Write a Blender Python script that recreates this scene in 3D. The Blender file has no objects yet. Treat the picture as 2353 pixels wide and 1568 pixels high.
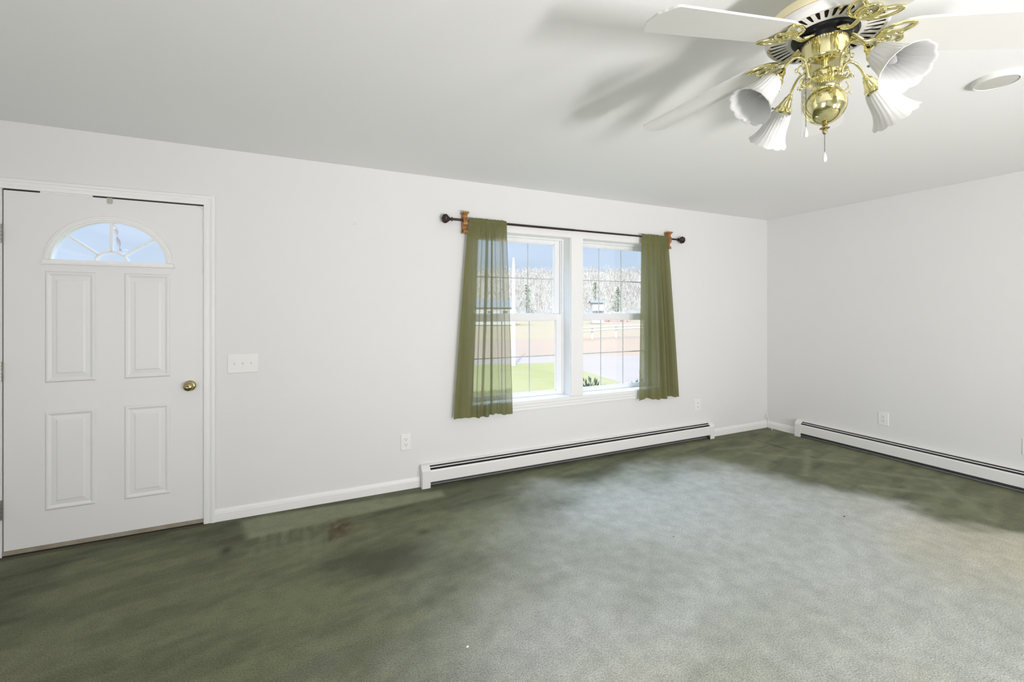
import bpy, math, random
import numpy as np
from mathutils import Vector, Matrix
random.seed(7)
PI = math.pi
SC = bpy.context.scene
COL = SC.collection

# ------------------------------------------------------------------ camera, sky, sun, daylight and fill lamps
H = 2.44            # ceiling height
D = 3.444           # y of the window wall's inner face
X = 4.955           # x of the right wall's inner face
XL = -2.55          # left wall
YB = -2.35          # rear wall
WT = 0.15           # wall thickness

cam = bpy.data.cameras.new('camera')
cam.sensor_width = 36.0
cam.lens = 36.0 * 1018.0 / 2353.0
cam.shift_y = -(784.0 - 712.5) / 2353.0
cam.clip_start = 0.02
cam.clip_end = 1000
camo = bpy.data.objects.new('camera', cam)
COL.objects.link(camo)
camo.location = (0, 0, 1.383)
camo.rotation_euler = (math.radians(90), 0, math.radians(-25.26))
SC.camera = camo

SC.view_settings.view_transform = 'Standard'
SC.view_settings.look = 'None'
SC.view_settings.gamma = 1.0
SC.view_settings.exposure = 0.0
SC.view_settings.use_curve_mapping = False
SC.cycles.max_bounces = 14
SC.cycles.diffuse_bounces = 8
SC.cycles.transparent_max_bounces = 16
SC.cycles.sample_clamp_indirect = 6.0

world = bpy.data.worlds.new('sky')
SC.world = world
world.use_nodes = True
nt = world.node_tree
nt.nodes.clear()
out = nt.nodes.new('ShaderNodeOutputWorld')
bg = nt.nodes.new('ShaderNodeBackground')
tc = nt.nodes.new('ShaderNodeTexCoord')
sx = nt.nodes.new('ShaderNodeSeparateXYZ')
rp = nt.nodes.new('ShaderNodeValToRGB')
rp.color_ramp.elements[0].position = 0.0
rp.color_ramp.elements[0].color = (0.70, 0.80, 0.96, 1)
rp.color_ramp.elements[1].position = 0.35
rp.color_ramp.elements[1].color = (0.50, 0.68, 0.97, 1)
e = rp.color_ramp.elements.new(0.12)
e.color = (0.62, 0.76, 0.97, 1)
nt.links.new(tc.outputs['Generated'], sx.inputs[0])
nt.links.new(sx.outputs['Z'], rp.inputs[0])
nt.links.new(rp.outputs[0], bg.inputs[0])
# the high sky is several times brighter than the band above the horizon
mr = nt.nodes.new('ShaderNodeMapRange')
mr.inputs['From Min'].default_value = 0.28
mr.inputs['From Max'].default_value = 0.60
mr.inputs['To Min'].default_value = 1.0
mr.inputs['To Max'].default_value = 7.0
nt.links.new(sx.outputs['Z'], mr.inputs['Value'])
nt.links.new(mr.outputs[0], bg.inputs[1])
nt.links.new(bg.outputs[0], out.inputs[0])

sun = bpy.data.lights.new('sun', 'SUN')
sun.energy = 5.6
sun.angle = math.radians(0.6)
sun.color = (1.0, 0.97, 0.92)
suno = bpy.data.objects.new('sun', sun)
COL.objects.link(suno)
suno.rotation_euler = Vector((0.36, 0.58, -0.56)).to_track_quat('-Z', 'Y').to_euler()

def area(name, loc, tgt, sx_, sy_, w, col, spread=180):
    l = bpy.data.lights.new(name, 'AREA')
    l.shape = 'RECTANGLE'
    l.size = sx_
    l.size_y = sy_
    l.energy = w
    l.spread = math.radians(spread)
    l.color = col
    o = bpy.data.objects.new(name, l)
    COL.objects.link(o)
    o.location = loc
    o.rotation_euler = (Vector(tgt) - Vector(loc)).to_track_quat('-Z', 'Z').to_euler()
    return o
# daylight from behind, inferred from the fan shadow, then two added fill lamps
area('inferred_daylight_rear', (1.30, YB + 0.02, 0.50), (1.62, 0.3, 3.1), 0.28, 0.7, 84, (1.0, 0.965, 0.97), 130)
area('fill_rear', (2.75, YB + 0.02, 0.70), (3.3, 2.0, 0.75), 0.5, 1.1, 34, (1.0, 0.965, 0.965), 130)  # added lamp, aimed to brighten the lower right walls
area('fill_left', (XL + 0.03, -0.9, 0.75), (0.5, 0.0, 1.2), 1.8, 1.2, 40, (1.0, 0.965, 0.97))  # added ambient lamp, its opening on the left made up

# ------------------------------------------------------------------ materials
def mat(name, col, rough=0.5, metal=0.0, spec=0.5, bump=None, var=None, sheen=0, trans=0, coat=0):
    m = bpy.data.materials.new(name)
    m.use_nodes = True
    t = m.node_tree
    b = t.nodes['Principled BSDF']
    b.inputs['Base Color'].default_value = (*col, 1)
    b.inputs['Roughness'].default_value = rough
    b.inputs['Metallic'].default_value = metal
    b.inputs['Specular IOR Level'].default_value = spec
    b.inputs['Coat Weight'].default_value = coat
    tcn = t.nodes.new('ShaderNodeTexCoord')
    if bump:
        sc, st, dist = bump
        n = t.nodes.new('ShaderNodeTexNoise')
        n.inputs['Scale'].default_value = sc
        n.inputs['Detail'].default_value = 3
        bp = t.nodes.new('ShaderNodeBump')
        bp.inputs['Strength'].default_value = st
        bp.inputs['Distance'].default_value = dist
        t.links.new(tcn.outputs['Object'], n.inputs['Vector'])
        t.links.new(n.outputs['Fac'], bp.inputs['Height'])
        t.links.new(bp.outputs[0], b.inputs['Normal'])
    if var:
        sc, col2 = var
        n = t.nodes.new('ShaderNodeTexNoise')
        n.inputs['Scale'].default_value = sc
        n.inputs['Detail'].default_value = 4
        mx = t.nodes.new('ShaderNodeMix')
        mx.data_type = 'RGBA'
        mx.inputs[6].default_value = (*col, 1)
        mx.inputs[7].default_value = (*col2, 1)
        t.links.new(tcn.outputs['Object'], n.inputs['Vector'])
        t.links.new(n.outputs['Fac'], mx.inputs[0])
        t.links.new(mx.outputs[2], b.inputs['Base Color'])
    return m

M = {}
M['wall'] = mat('wall_paint', (0.765, 0.765, 0.76), 0.6, spec=0.3, bump=(90, 0.06, 0.002), var=(1.3, (0.75, 0.75, 0.745)))
M['ceiling'] = mat('ceiling_paint', (0.84, 0.84, 0.835), 0.75, spec=0.2, bump=(120, 0.05, 0.002), var=(0.9, (0.825, 0.825, 0.82)))
M['trim'] = mat('trim_paint', (0.85, 0.85, 0.845), 0.35, var=(3, (0.84, 0.84, 0.83)))
M['door'] = mat('door_paint', (0.80, 0.80, 0.80), 0.4, bump=(60, 0.03, 0.002), var=(2.5, (0.785, 0.785, 0.785)))
M['vinyl'] = mat('window_vinyl', (0.86, 0.865, 0.87), 0.3, var=(3, (0.85, 0.85, 0.86)))
M['muntin'] = mat('grille_bar', (0.58, 0.59, 0.60), 0.4, var=(9, (0.55, 0.56, 0.57)))
M['heater'] = mat('heater_enamel', (0.80, 0.80, 0.785), 0.35, var=(4, (0.785, 0.785, 0.77)))
M['black'] = mat('black_void', (0.012, 0.012, 0.014), 0.5, var=(9, (0.018, 0.018, 0.02)))
M['darkgrey'] = mat('dark_metal_fins', (0.06, 0.062, 0.065), 0.5, 0.3, var=(40, (0.12, 0.12, 0.12)))
M['plastic'] = mat('switch_plastic', (0.84, 0.84, 0.82), 0.3, var=(8, (0.83, 0.83, 0.81)))
M['slot'] = mat('socket_slot', (0.12, 0.12, 0.11), 0.6, var=(30, (0.09, 0.09, 0.08)))
M['brass'] = mat('polished_brass', (0.84, 0.77, 0.42), 0.10, 1.0, bump=(14, 0.02, 0.002), var=(5, (0.80, 0.74, 0.42)))
M['oldbrass'] = mat('aged_brass', (0.42, 0.33, 0.14), 0.2, 1.0, bump=(30, 0.05, 0.002), var=(20, (0.55, 0.47, 0.28)))
M['hinge'] = mat('hinge_metal', (0.42, 0.41, 0.38), 0.35, 1.0, var=(30, (0.3, 0.29, 0.26)))
M['rod'] = mat('bronze_rod', (0.022, 0.017, 0.015), 0.3, 0.4, var=(20, (0.05, 0.03, 0.02)))
M['bronze'] = mat('dark_finial', (0.045, 0.022, 0.015), 0.3, 0.3, var=(25, (0.02, 0.012, 0.01)))
M['fanwhite'] = mat('fan_white_enamel', (0.74, 0.735, 0.71), 0.35, var=(6, (0.72, 0.715, 0.69)))
M['blade'] = mat('fan_blade_white', (0.68, 0.675, 0.645), 0.45, var=(6, (0.66, 0.655, 0.63)))
M['cream'] = mat('fan_cream_band', (0.80, 0.72, 0.46), 0.4, var=(6, (0.77, 0.69, 0.44)))
M['ventdark'] = mat('vent_dark', (0.022, 0.015, 0.013), 0.8, spec=0.1, var=(60, (0.045, 0.030, 0.025)))
M['fanblack'] = mat('flywheel_black', (0.004, 0.004, 0.005), 0.35, spec=0.15, var=(9, (0.014, 0.014, 0.016)))
M['chain'] = mat('chain_metal', (0.25, 0.24, 0.22), 0.35, 0.9, var=(300, (0.12, 0.115, 0.1)))
M['pendant'] = mat('pendant_white', (0.86, 0.86, 0.84), 0.25, var=(30, (0.84, 0.84, 0.82)))
M['mesh_grey'] = mat('disc_grille', (0.60, 0.59, 0.55), 0.8, bump=(900, 0.5, 0.002), var=(300, (0.52, 0.51, 0.48)))
M['cord'] = mat('white_cord', (0.82, 0.82, 0.8), 0.4, var=(30, (0.8, 0.8, 0.77)))
M['tape'] = mat('old_tape', (0.50, 0.50, 0.43), 0.5, var=(40, (0.44, 0.44, 0.38)))
M['threshold'] = mat('weathered_sill', (0.42, 0.38, 0.31), 0.6, var=(14, (0.20, 0.16, 0.10)))
M['nail'] = mat('mark_grey', (0.35, 0.34, 0.33), 0.6, var=(30, (0.3, 0.3, 0.3)))
M['red_debris'] = mat('debris_brown', (0.10, 0.03, 0.02), 0.8, var=(90, (0.05, 0.03, 0.02)))

def wood_mat():
    m = mat('honey_oak', (0.50, 0.22, 0.055), 0.3)
    t = m.node_tree
    b = t.nodes['Principled BSDF']
    tcn = t.nodes.new('ShaderNodeTexCoord')
    mp = t.nodes.new('ShaderNodeMapping')
    mp.inputs['Scale'].default_value = (60, 60, 8)
    n = t.nodes.new('ShaderNodeTexNoise')
    n.inputs['Scale'].default_value = 2.5
    n.inputs['Detail'].default_value = 6
    r = t.nodes.new('ShaderNodeValToRGB')
    r.color_ramp.elements[0].position = 0.3
    r.color_ramp.elements[0].color = (0.20, 0.085, 0.018, 1)
    r.color_ramp.elements[1].position = 0.7
    r.color_ramp.elements[1].color = (0.42, 0.20, 0.05, 1)
    t.links.new(tcn.outputs['Object'], mp.inputs[0])
    t.links.new(mp.outputs[0], n.inputs['Vector'])
    t.links.new(n.outputs['Fac'], r.inputs[0])
    t.links.new(r.outputs[0], b.inputs['Base Color'])
    return m
M['wood'] = wood_mat()

def cloth_mat(name):
    m = bpy.data.materials.new(name)
    m.use_nodes = True
    t = m.node_tree
    t.nodes.clear()
    o = t.nodes.new('ShaderNodeOutputMaterial')
    tcn = t.nodes.new('ShaderNodeTexCoord')
    mp = t.nodes.new('ShaderNodeMapping')
    mp.inputs['Scale'].default_value = (500, 500, 90)
    n = t.nodes.new('ShaderNodeTexNoise')
    n.inputs['Scale'].default_value = 1.0
    n.inputs['Detail'].default_value = 3
    r = t.nodes.new('ShaderNodeValToRGB')
    r.color_ramp.elements[0].color = (0.150, 0.148, 0.062, 1)
    r.color_ramp.elements[1].color = (0.225, 0.222, 0.105, 1)
    at = t.nodes.new('ShaderNodeAttribute')
    at.attribute_name = 'clearness'
    dif = t.nodes.new('ShaderNodeBsdfDiffuse')
    tr = t.nodes.new('ShaderNodeBsdfTranslucent')
    tr.inputs[0].default_value = (0.26, 0.265, 0.14, 1)
    tp = t.nodes.new('ShaderNodeBsdfTransparent')
    tp.inputs[0].default_value = (0.95, 0.96, 0.93, 1)
    m1 = t.nodes.new('ShaderNodeMixShader')
    m2 = t.nodes.new('ShaderNodeMixShader')
    m1.inputs[0].default_value = 0.25
    t.links.new(at.outputs['Fac'], m2.inputs[0])
    t.links.new(tcn.outputs['Object'], mp.inputs[0])
    t.links.new(mp.outputs[0], n.inputs['Vector'])
    t.links.new(n.outputs['Fac'], r.inputs[0])
    t.links.new(r.outputs[0], dif.inputs[0])
    t.links.new(dif.outputs[0], m1.inputs[1])
    t.links.new(tr.outputs[0], m1.inputs[2])
    t.links.new(m1.outputs[0], m2.inputs[1])
    t.links.new(tp.outputs[0], m2.inputs[2])
    t.links.new(m2.outputs[0], o.inputs[0])
    return m
M['sheer'] = cloth_mat('sheer_green_cloth')

def glass_mat():
    m = bpy.data.materials.new('window_glass')
    m.use_nodes = True
    t = m.node_tree
    t.nodes.clear()
    o = t.nodes.new('ShaderNodeOutputMaterial')
    tp = t.nodes.new('ShaderNodeBsdfTransparent')
    tp.inputs[0].default_value = (0.98, 0.99, 0.99, 1)
    gl = t.nodes.new('ShaderNodeBsdfGlossy')
    gl.inputs['Roughness'].default_value = 0.02
    gl.inputs[0].default_value = (1, 1, 1, 1)
    mx = t.nodes.new('ShaderNodeMixShader')
    mx.inputs[0].default_value = 0.05
    t.links.new(tp.outputs[0], mx.inputs[1])
    t.links.new(gl.outputs[0], mx.inputs[2])
    t.links.new(mx.outputs[0], o.inputs[0])
    return m
M['glass'] = glass_mat()

def shade_mat():
    m = mat('white_ribbed_glass', (0.74, 0.74, 0.735), 0.12, coat=0.3)
    t = m.node_tree
    b = t.nodes['Principled BSDF']
    o = t.nodes['Material Output']
    tr = t.nodes.new('ShaderNodeBsdfTranslucent')
    tr.inputs[0].default_value = (0.85, 0.85, 0.83, 1)
    mx = t.nodes.new('ShaderNodeMixShader')
    mx.inputs[0].default_value = 0.15
    t.links.new(b.outputs[0], mx.inputs[1])
    t.links.new(tr.outputs[0], mx.inputs[2])
    t.links.new(mx.outputs[0], o.inputs[0])
    return m
M['shade'] = shade_mat()

def bulb_mat():
    m = mat('bulb_glass', (0.42, 0.41, 0.42), 0.08, spec=0.6, var=(9, (0.38, 0.37, 0.38)))
    return m
M['bulb'] = bulb_mat()

def outdoor(name, c1, c2, sc, rough=0.9, stretch=(1, 1, 1)):
    m = bpy.data.materials.new(name)
    m.use_nodes = True
    t = m.node_tree
    b = t.nodes['Principled BSDF']
    b.inputs['Roughness'].default_value = rough
    b.inputs['Specular IOR Level'].default_value = 0.1
    tcn = t.nodes.new('ShaderNodeTexCoord')
    mp = t.nodes.new('ShaderNodeMapping')
    mp.inputs['Scale'].default_value = stretch
    n = t.nodes.new('ShaderNodeTexNoise')
    n.inputs['Scale'].default_value = sc
    n.inputs['Detail'].default_value = 6
    r = t.nodes.new('ShaderNodeValToRGB')
    r.color_ramp.elements[0].position = 0.35
    r.color_ramp.elements[1].position = 0.65
    r.color_ramp.elements[0].color = (*c1, 1)
    r.color_ramp.elements[1].color = (*c2, 1)
    t.links.new(tcn.outputs['Object'], mp.inputs[0])
    t.links.new(mp.outputs[0], n.inputs['Vector'])
    t.links.new(n.outputs['Fac'], r.inputs[0])
    t.links.new(r.outputs[0], b.inputs['Base Color'])
    return m
M['lawn'] = outdoor('lawn_grass', (0.200, 0.183, 0.070), (0.220, 0.188, 0.088), 0.8)
M['asphalt'] = outdoor('pale_asphalt', (0.235, 0.184, 0.150), (0.245, 0.192, 0.157), 0.5)
M['field'] = outdoor('dry_field', (0.245, 0.192, 0.105), (0.255, 0.180, 0.120), 0.06, stretch=(1, 2, 1))
M['verge'] = outdoor('brown_verge', (0.26, 0.177, 0.115), (0.245, 0.168, 0.122), 0.15)
M['brush'] = outdoor('bare_woods', (0.235, 0.190, 0.150), (0.25, 0.21, 0.155), 0.10)
M['twigs'] = outdoor('bare_twigs', (0.35, 0.30, 0.265), (0.38, 0.34, 0.28), 0.10)
M['evergreen'] = outdoor('evergreen', (0.27, 0.28, 0.20), (0.35, 0.35, 0.23), 1.5)
M['shrub'] = outdoor('shrub_green', (0.10, 0.12, 0.09), (0.22, 0.24, 0.18), 9)
M['rail_metal'] = outdoor('rail_metal', (0.50, 0.49, 0.46), (0.54, 0.53, 0.50), 0.5)
M['pole'] = outdoor('white_pole', (0.52, 0.50, 0.47), (0.55, 0.53, 0.50), 2)
M['house'] = outdoor('white_siding', (0.48, 0.46, 0.43), (0.52, 0.50, 0.47), 2)
M['roof'] = outdoor('grey_roof', (0.15, 0.145, 0.14), (0.18, 0.175, 0.17), 2)
M['redshrub'] = outdoor('reddish_brush', (0.42, 0.31, 0.29), (0.46, 0.36, 0.33), 1)

# ------------------------------------------------------------------ mesh helpers
class MB:
    def __init__(s):
        s.v = []
        s.f = []
        s.mi = []
        s.k = 0
    def add(s, vs, fs, xf=None):
        o = len(s.v)
        for p in vs:
            s.v.append(tuple(xf @ Vector(p)) if xf is not None else tuple(p))
        for f in fs:
            s.f.append([i + o for i in f])
            s.mi.append(s.k)
        return s
    def box(s, x0, x1, y0, y1, z0, z1, xf=None):
        v = [(x0, y0, z0), (x1, y0, z0), (x1, y1, z0), (x0, y1, z0), (x0, y0, z1), (x1, y0, z1), (x1, y1, z1), (x0, y1, z1)]
        return s.add(v, [(3, 2, 1, 0), (4, 5, 6, 7), (0, 1, 5, 4), (1, 2, 6, 5), (2, 3, 7, 6), (3, 0, 4, 7)], xf)
    def lathe(s, prof, seg=32, xf=None, rad=None, closed_ends=True):
        v = []
        f = []
        n = len(prof)
        for i in range(seg):
            a = 2 * PI * i / seg
            for (r, z) in prof:
                q = rad(r, z, a) if rad else r
                v.append((q * math.cos(a), q * math.sin(a), z))
        for i in range(seg):
            j = (i + 1) % seg
            for k in range(n - 1):
                f.append((i * n + k, j * n + k, j * n + k + 1, i * n + k + 1))
        if closed_ends:
            if prof[0][0] > 1e-5:
                f.append([i * n for i in range(seg)][::-1])
            if prof[-1][0] > 1e-5:
                f.append([i * n + n - 1 for i in range(seg)])
        return s.add(v, f, xf)
    def tube(s, pts, r, seg=10, closed=False, xf=None, flat=1.0):
        P = [Vector(p) for p in pts]
        n = len(P)
        v = []
        f = []
        prev = None
        for i in range(n):
            if closed:
                t = (P[(i + 1) % n] - P[i - 1])
            else:
                t = (P[min(i + 1, n - 1)] - P[max(i - 1, 0)])
            t.normalize()
            if prev is None:
                a = Vector((0, 0, 1)) if abs(t.z) < 0.9 else Vector((1, 0, 0))
                u = t.cross(a).normalized()
            else:
                u = (prev - t * prev.dot(t)).normalized()
            prev = u
            w = t.cross(u)
            rr = r[i] if isinstance(r, (list, tuple)) else r
            for k in range(seg):
                a = 2 * PI * k / seg
                v.append(P[i] + u * (rr * math.cos(a)) + w * (rr * flat * math.sin(a)))
        m = n if closed else n - 1
        for i in range(m):
            j = (i + 1) % n
            for k in range(seg):
                l = (k + 1) % seg
                f.append((i * seg + k, i * seg + l, j * seg + l, j * seg + k))
        if not closed:
            f.append(list(range(seg))[::-1])
            f.append([(n - 1) * seg + k for k in range(seg)])
        return s.add(v, f, xf)
    def prism(s, poly, a, b, axis='z', xf=None):
        def mk(p, t):
            if axis == 'z':
                return (p[0], p[1], t)
            if axis == 'y':
                return (p[0], t, p[1])
            return (t, p[0], p[1])
        n = len(poly)
        v = [mk(p, a) for p in poly] + [mk(p, b) for p in poly]
        f = [list(range(n))[::-1], list(range(n, 2 * n))]
        for i in range(n):
            j = (i + 1) % n
            f.append((i, j, n + j, n + i))
        return s.add(v, f, xf)
    def build(s, name, m, parent=None, bevel=0, smooth=None, origin=None, solid=0):
        me = bpy.data.meshes.new(name)
        vs = s.v
        if origin is not None:
            vs = [(p[0] - origin[0], p[1] - origin[1], p[2] - origin[2]) for p in vs]
        me.from_pydata(vs, [], s.f)
        for q in (m if isinstance(m, list) else [m]):
            me.materials.append(q)
        if isinstance(m, list):
            me.polygons.foreach_set('material_index', s.mi)
        me.validate()
        import bmesh
        bm = bmesh.new()
        bm.from_mesh(me)
        bmesh.ops.recalc_face_normals(bm, faces=bm.faces)
        bm.to_mesh(me)
        bm.free()
        if smooth:
            me.polygons.foreach_set('use_smooth', [True] * len(me.polygons))
            me.set_sharp_from_angle(angle=math.radians(smooth))
        o = bpy.data.objects.new(name, me)
        COL.objects.link(o)
        if origin is not None:
            o.location = origin
        if parent is not None:
            o.parent = parent
            if origin is not None:
                o.location = origin
        if solid:
            md = o.modifiers.new('solid', 'SOLIDIFY')
            md.thickness = solid
            md.offset = 0
        if bevel:
            md = o.modifiers.new('bevel', 'BEVEL')
            md.width = bevel
            md.segments = 2
            md.limit_method = 'ANGLE'
            md.angle_limit = math.radians(40)
        return o

def tag(o, label=None, cat=None, group=None, kind=None):
    if label:
        o['label'] = label
    if cat:
        o['category'] = cat
    if group:
        o['group'] = group
    if kind:
        o['kind'] = kind
    return o

def empty(name, loc=(0, 0, 0), parent=None):
    o = bpy.data.objects.new(name, None)
    o.empty_display_size = 0.05
    COL.objects.link(o)
    o.location = loc
    if parent:
        o.parent = parent
    return o

def smoothpath(ctrl, n=8):
    """Catmull-Rom through control points"""
    P = [Vector(c) for c in ctrl]
    P = [P[0] * 2 - P[1]] + P + [P[-1] * 2 - P[-2]]
    res = []
    for i in range(1, len(P) - 2):
        for k in range(n):
            t = k / n
            a, b, c, d = P[i - 1], P[i], P[i + 1], P[i + 2]
            res.append(0.5 * ((2 * b) + (c - a) * t + (2 * a - 5 * b + 4 * c - d) * t * t + (3 * b - a - 3 * c + d) * t ** 3))
    res.append(P[-2])
    return res

def copy_tree(o, parent=None):
    c = o.copy()
    COL.objects.link(c)
    if parent:
        c.parent = parent
    for ch in list(o.children):
        copy_tree(ch, c)
    return c

# ------------------------------------------------------------------ room shell
DX0, DX1, DZ1 = -1.5168, -0.5755, 2.066          # door opening
W1 = (1.222, 2.218)                             # window openings
W2 = (2.285, 3.281)
WZ0, WZ1 = 0.594, 2.048

def wall_plate(xs, zs, holes, y0, y1, swap=False):
    mb = MB()
    nx, nz = len(xs) - 1, len(zs) - 1
    def solid(i, k):
        if i < 0 or k < 0 or i >= nx or k >= nz:
            return False
        cx, cz = (xs[i] + xs[i + 1]) / 2, (zs[k] + zs[k + 1]) / 2
        return not any(a < cx < b and c < cz < d for a, b, c, d in holes)
    def q(*p):
        mb.add([(b, a, c) for a, b, c in p] if swap else p, [(0, 1, 2, 3)])
    for i in range(nx):
        for k in range(nz):
            if not solid(i, k):
                continue
            a, b, c, d = xs[i], xs[i + 1], zs[k], zs[k + 1]
            q((a, y0, c), (b, y0, c), (b, y0, d), (a, y0, d))
            q((a, y1, c), (b, y1, c), (b, y1, d), (a, y1, d))
            if not solid(i - 1, k): q((a, y0, c), (a, y1, c), (a, y1, d), (a, y0, d))
            if not solid(i + 1, k): q((b, y0, c), (b, y1, c), (b, y1, d), (b, y0, d))
            if not solid(i, k - 1): q((a, y0, c), (b, y0, c), (b, y1, c), (a, y1, c))
            if not solid(i, k + 1): q((a, y0, d), (b, y0, d), (b, y1, d), (a, y1, d))
    return mb

xs = [XL, DX0, DX1, W1[0], W1[1], W2[0], W2[1], X]
zs = [0, WZ0, WZ1, DZ1, H]
o = wall_plate(xs, zs, [(DX0, DX1, -1, DZ1), (W1[0], W1[1], WZ0, WZ1), (W2[0], W2[1], WZ0, WZ1)], D, D + WT).build('wall_front', M['wall'])
tag(o, 'long white wall holding the entry door and the twin window', 'wall', kind='structure')
o = MB().box(X, X + WT, YB - WT, D + WT, 0, H).build('wall_right', M['wall'])
tag(o, 'white wall on the right above the second baseboard heater', 'wall', kind='structure')
o = wall_plate([YB - WT, -1.85, 0.05, D + WT], [0, 0.15, 2.1, H], [(-1.85, 0.05, 0.15, 2.1)], XL - WT, XL, swap=True).build('wall_left', M['wall'])
tag(o, 'white wall behind the left edge of the view', 'wall', kind='structure')
o = wall_plate([XL, 0.8, 1.5, 2.45, 3.05, X], [0, 0.08, 2.05, H], [(0.8, 1.5, 0.08, 2.05), (2.45, 3.05, 0.08, 2.05)], YB - WT, YB).build('wall_back', M['wall'])  # unseen wall, its openings made up to carry the daylight
tag(o, 'white wall behind the viewer with tall openings added for the daylight', 'wall', kind='structure')
o = MB().box(XL - WT, X + WT, YB - WT, D + WT, H, H + 0.12).build('ceiling', M['ceiling'])
tag(o, 'flat white painted ceiling', 'ceiling', kind='structure')

# ------------------------------------------------------------------ carpet
def vnoise(x, y, f, seed):
    rs = np.random.RandomState(seed)
    g = rs.rand(64, 64)
    u, v = x * f + 100.3, y * f + 57.1
    i, j = np.floor(u).astype(int), np.floor(v).astype(int)
    a, b = u - i, v - j
    a = a * a * (3 - 2 * a)
    b = b * b * (3 - 2 * b)
    G = lambda p, q: g[p % 64, q % 64]
    return (G(i, j) * (1 - a) + G(i + 1, j) * a) * (1 - b) + (G(i, j + 1) * (1 - a) + G(i + 1, j + 1) * a) * b
def fbm(x, y, f, seed, o=4):
    s, w, t = 0, 1, 0
    for k in range(o):
        s = s + w * vnoise(x, y, f * 2 ** k, seed + k)
        t += w
        w *= 0.55
    return s / t
def sst(a, b, x):
    t = np.clip((x - a) / (b - a), 0, 1)
    return t * t * (3 - 2 * t)
def polydist(x, y, poly):
    """signed distance, positive inside"""
    d = np.full(x.shape, 1e9)
    ins = np.zeros(x.shape, bool)
    n = len(poly)
    for i in range(n):
        x0, y0 = poly[i]
        x1, y1 = poly[(i + 1) % n]
        ex, ey = x1 - x0, y1 - y0
        t = np.clip(((x - x0) * ex + (y - y0) * ey) / (ex * ex + ey * ey), 0, 1)
        d = np.minimum(d, np.hypot(x - x0 - t * ex, y - y0 - t * ey))
        c = ((y0 > y) != (y1 > y)) & (x < ex * (y - y0) / (ey if abs(ey) > 1e-9 else 1e-9) + x0)
        ins ^= c
    return np.where(ins, d, -d)

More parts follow.
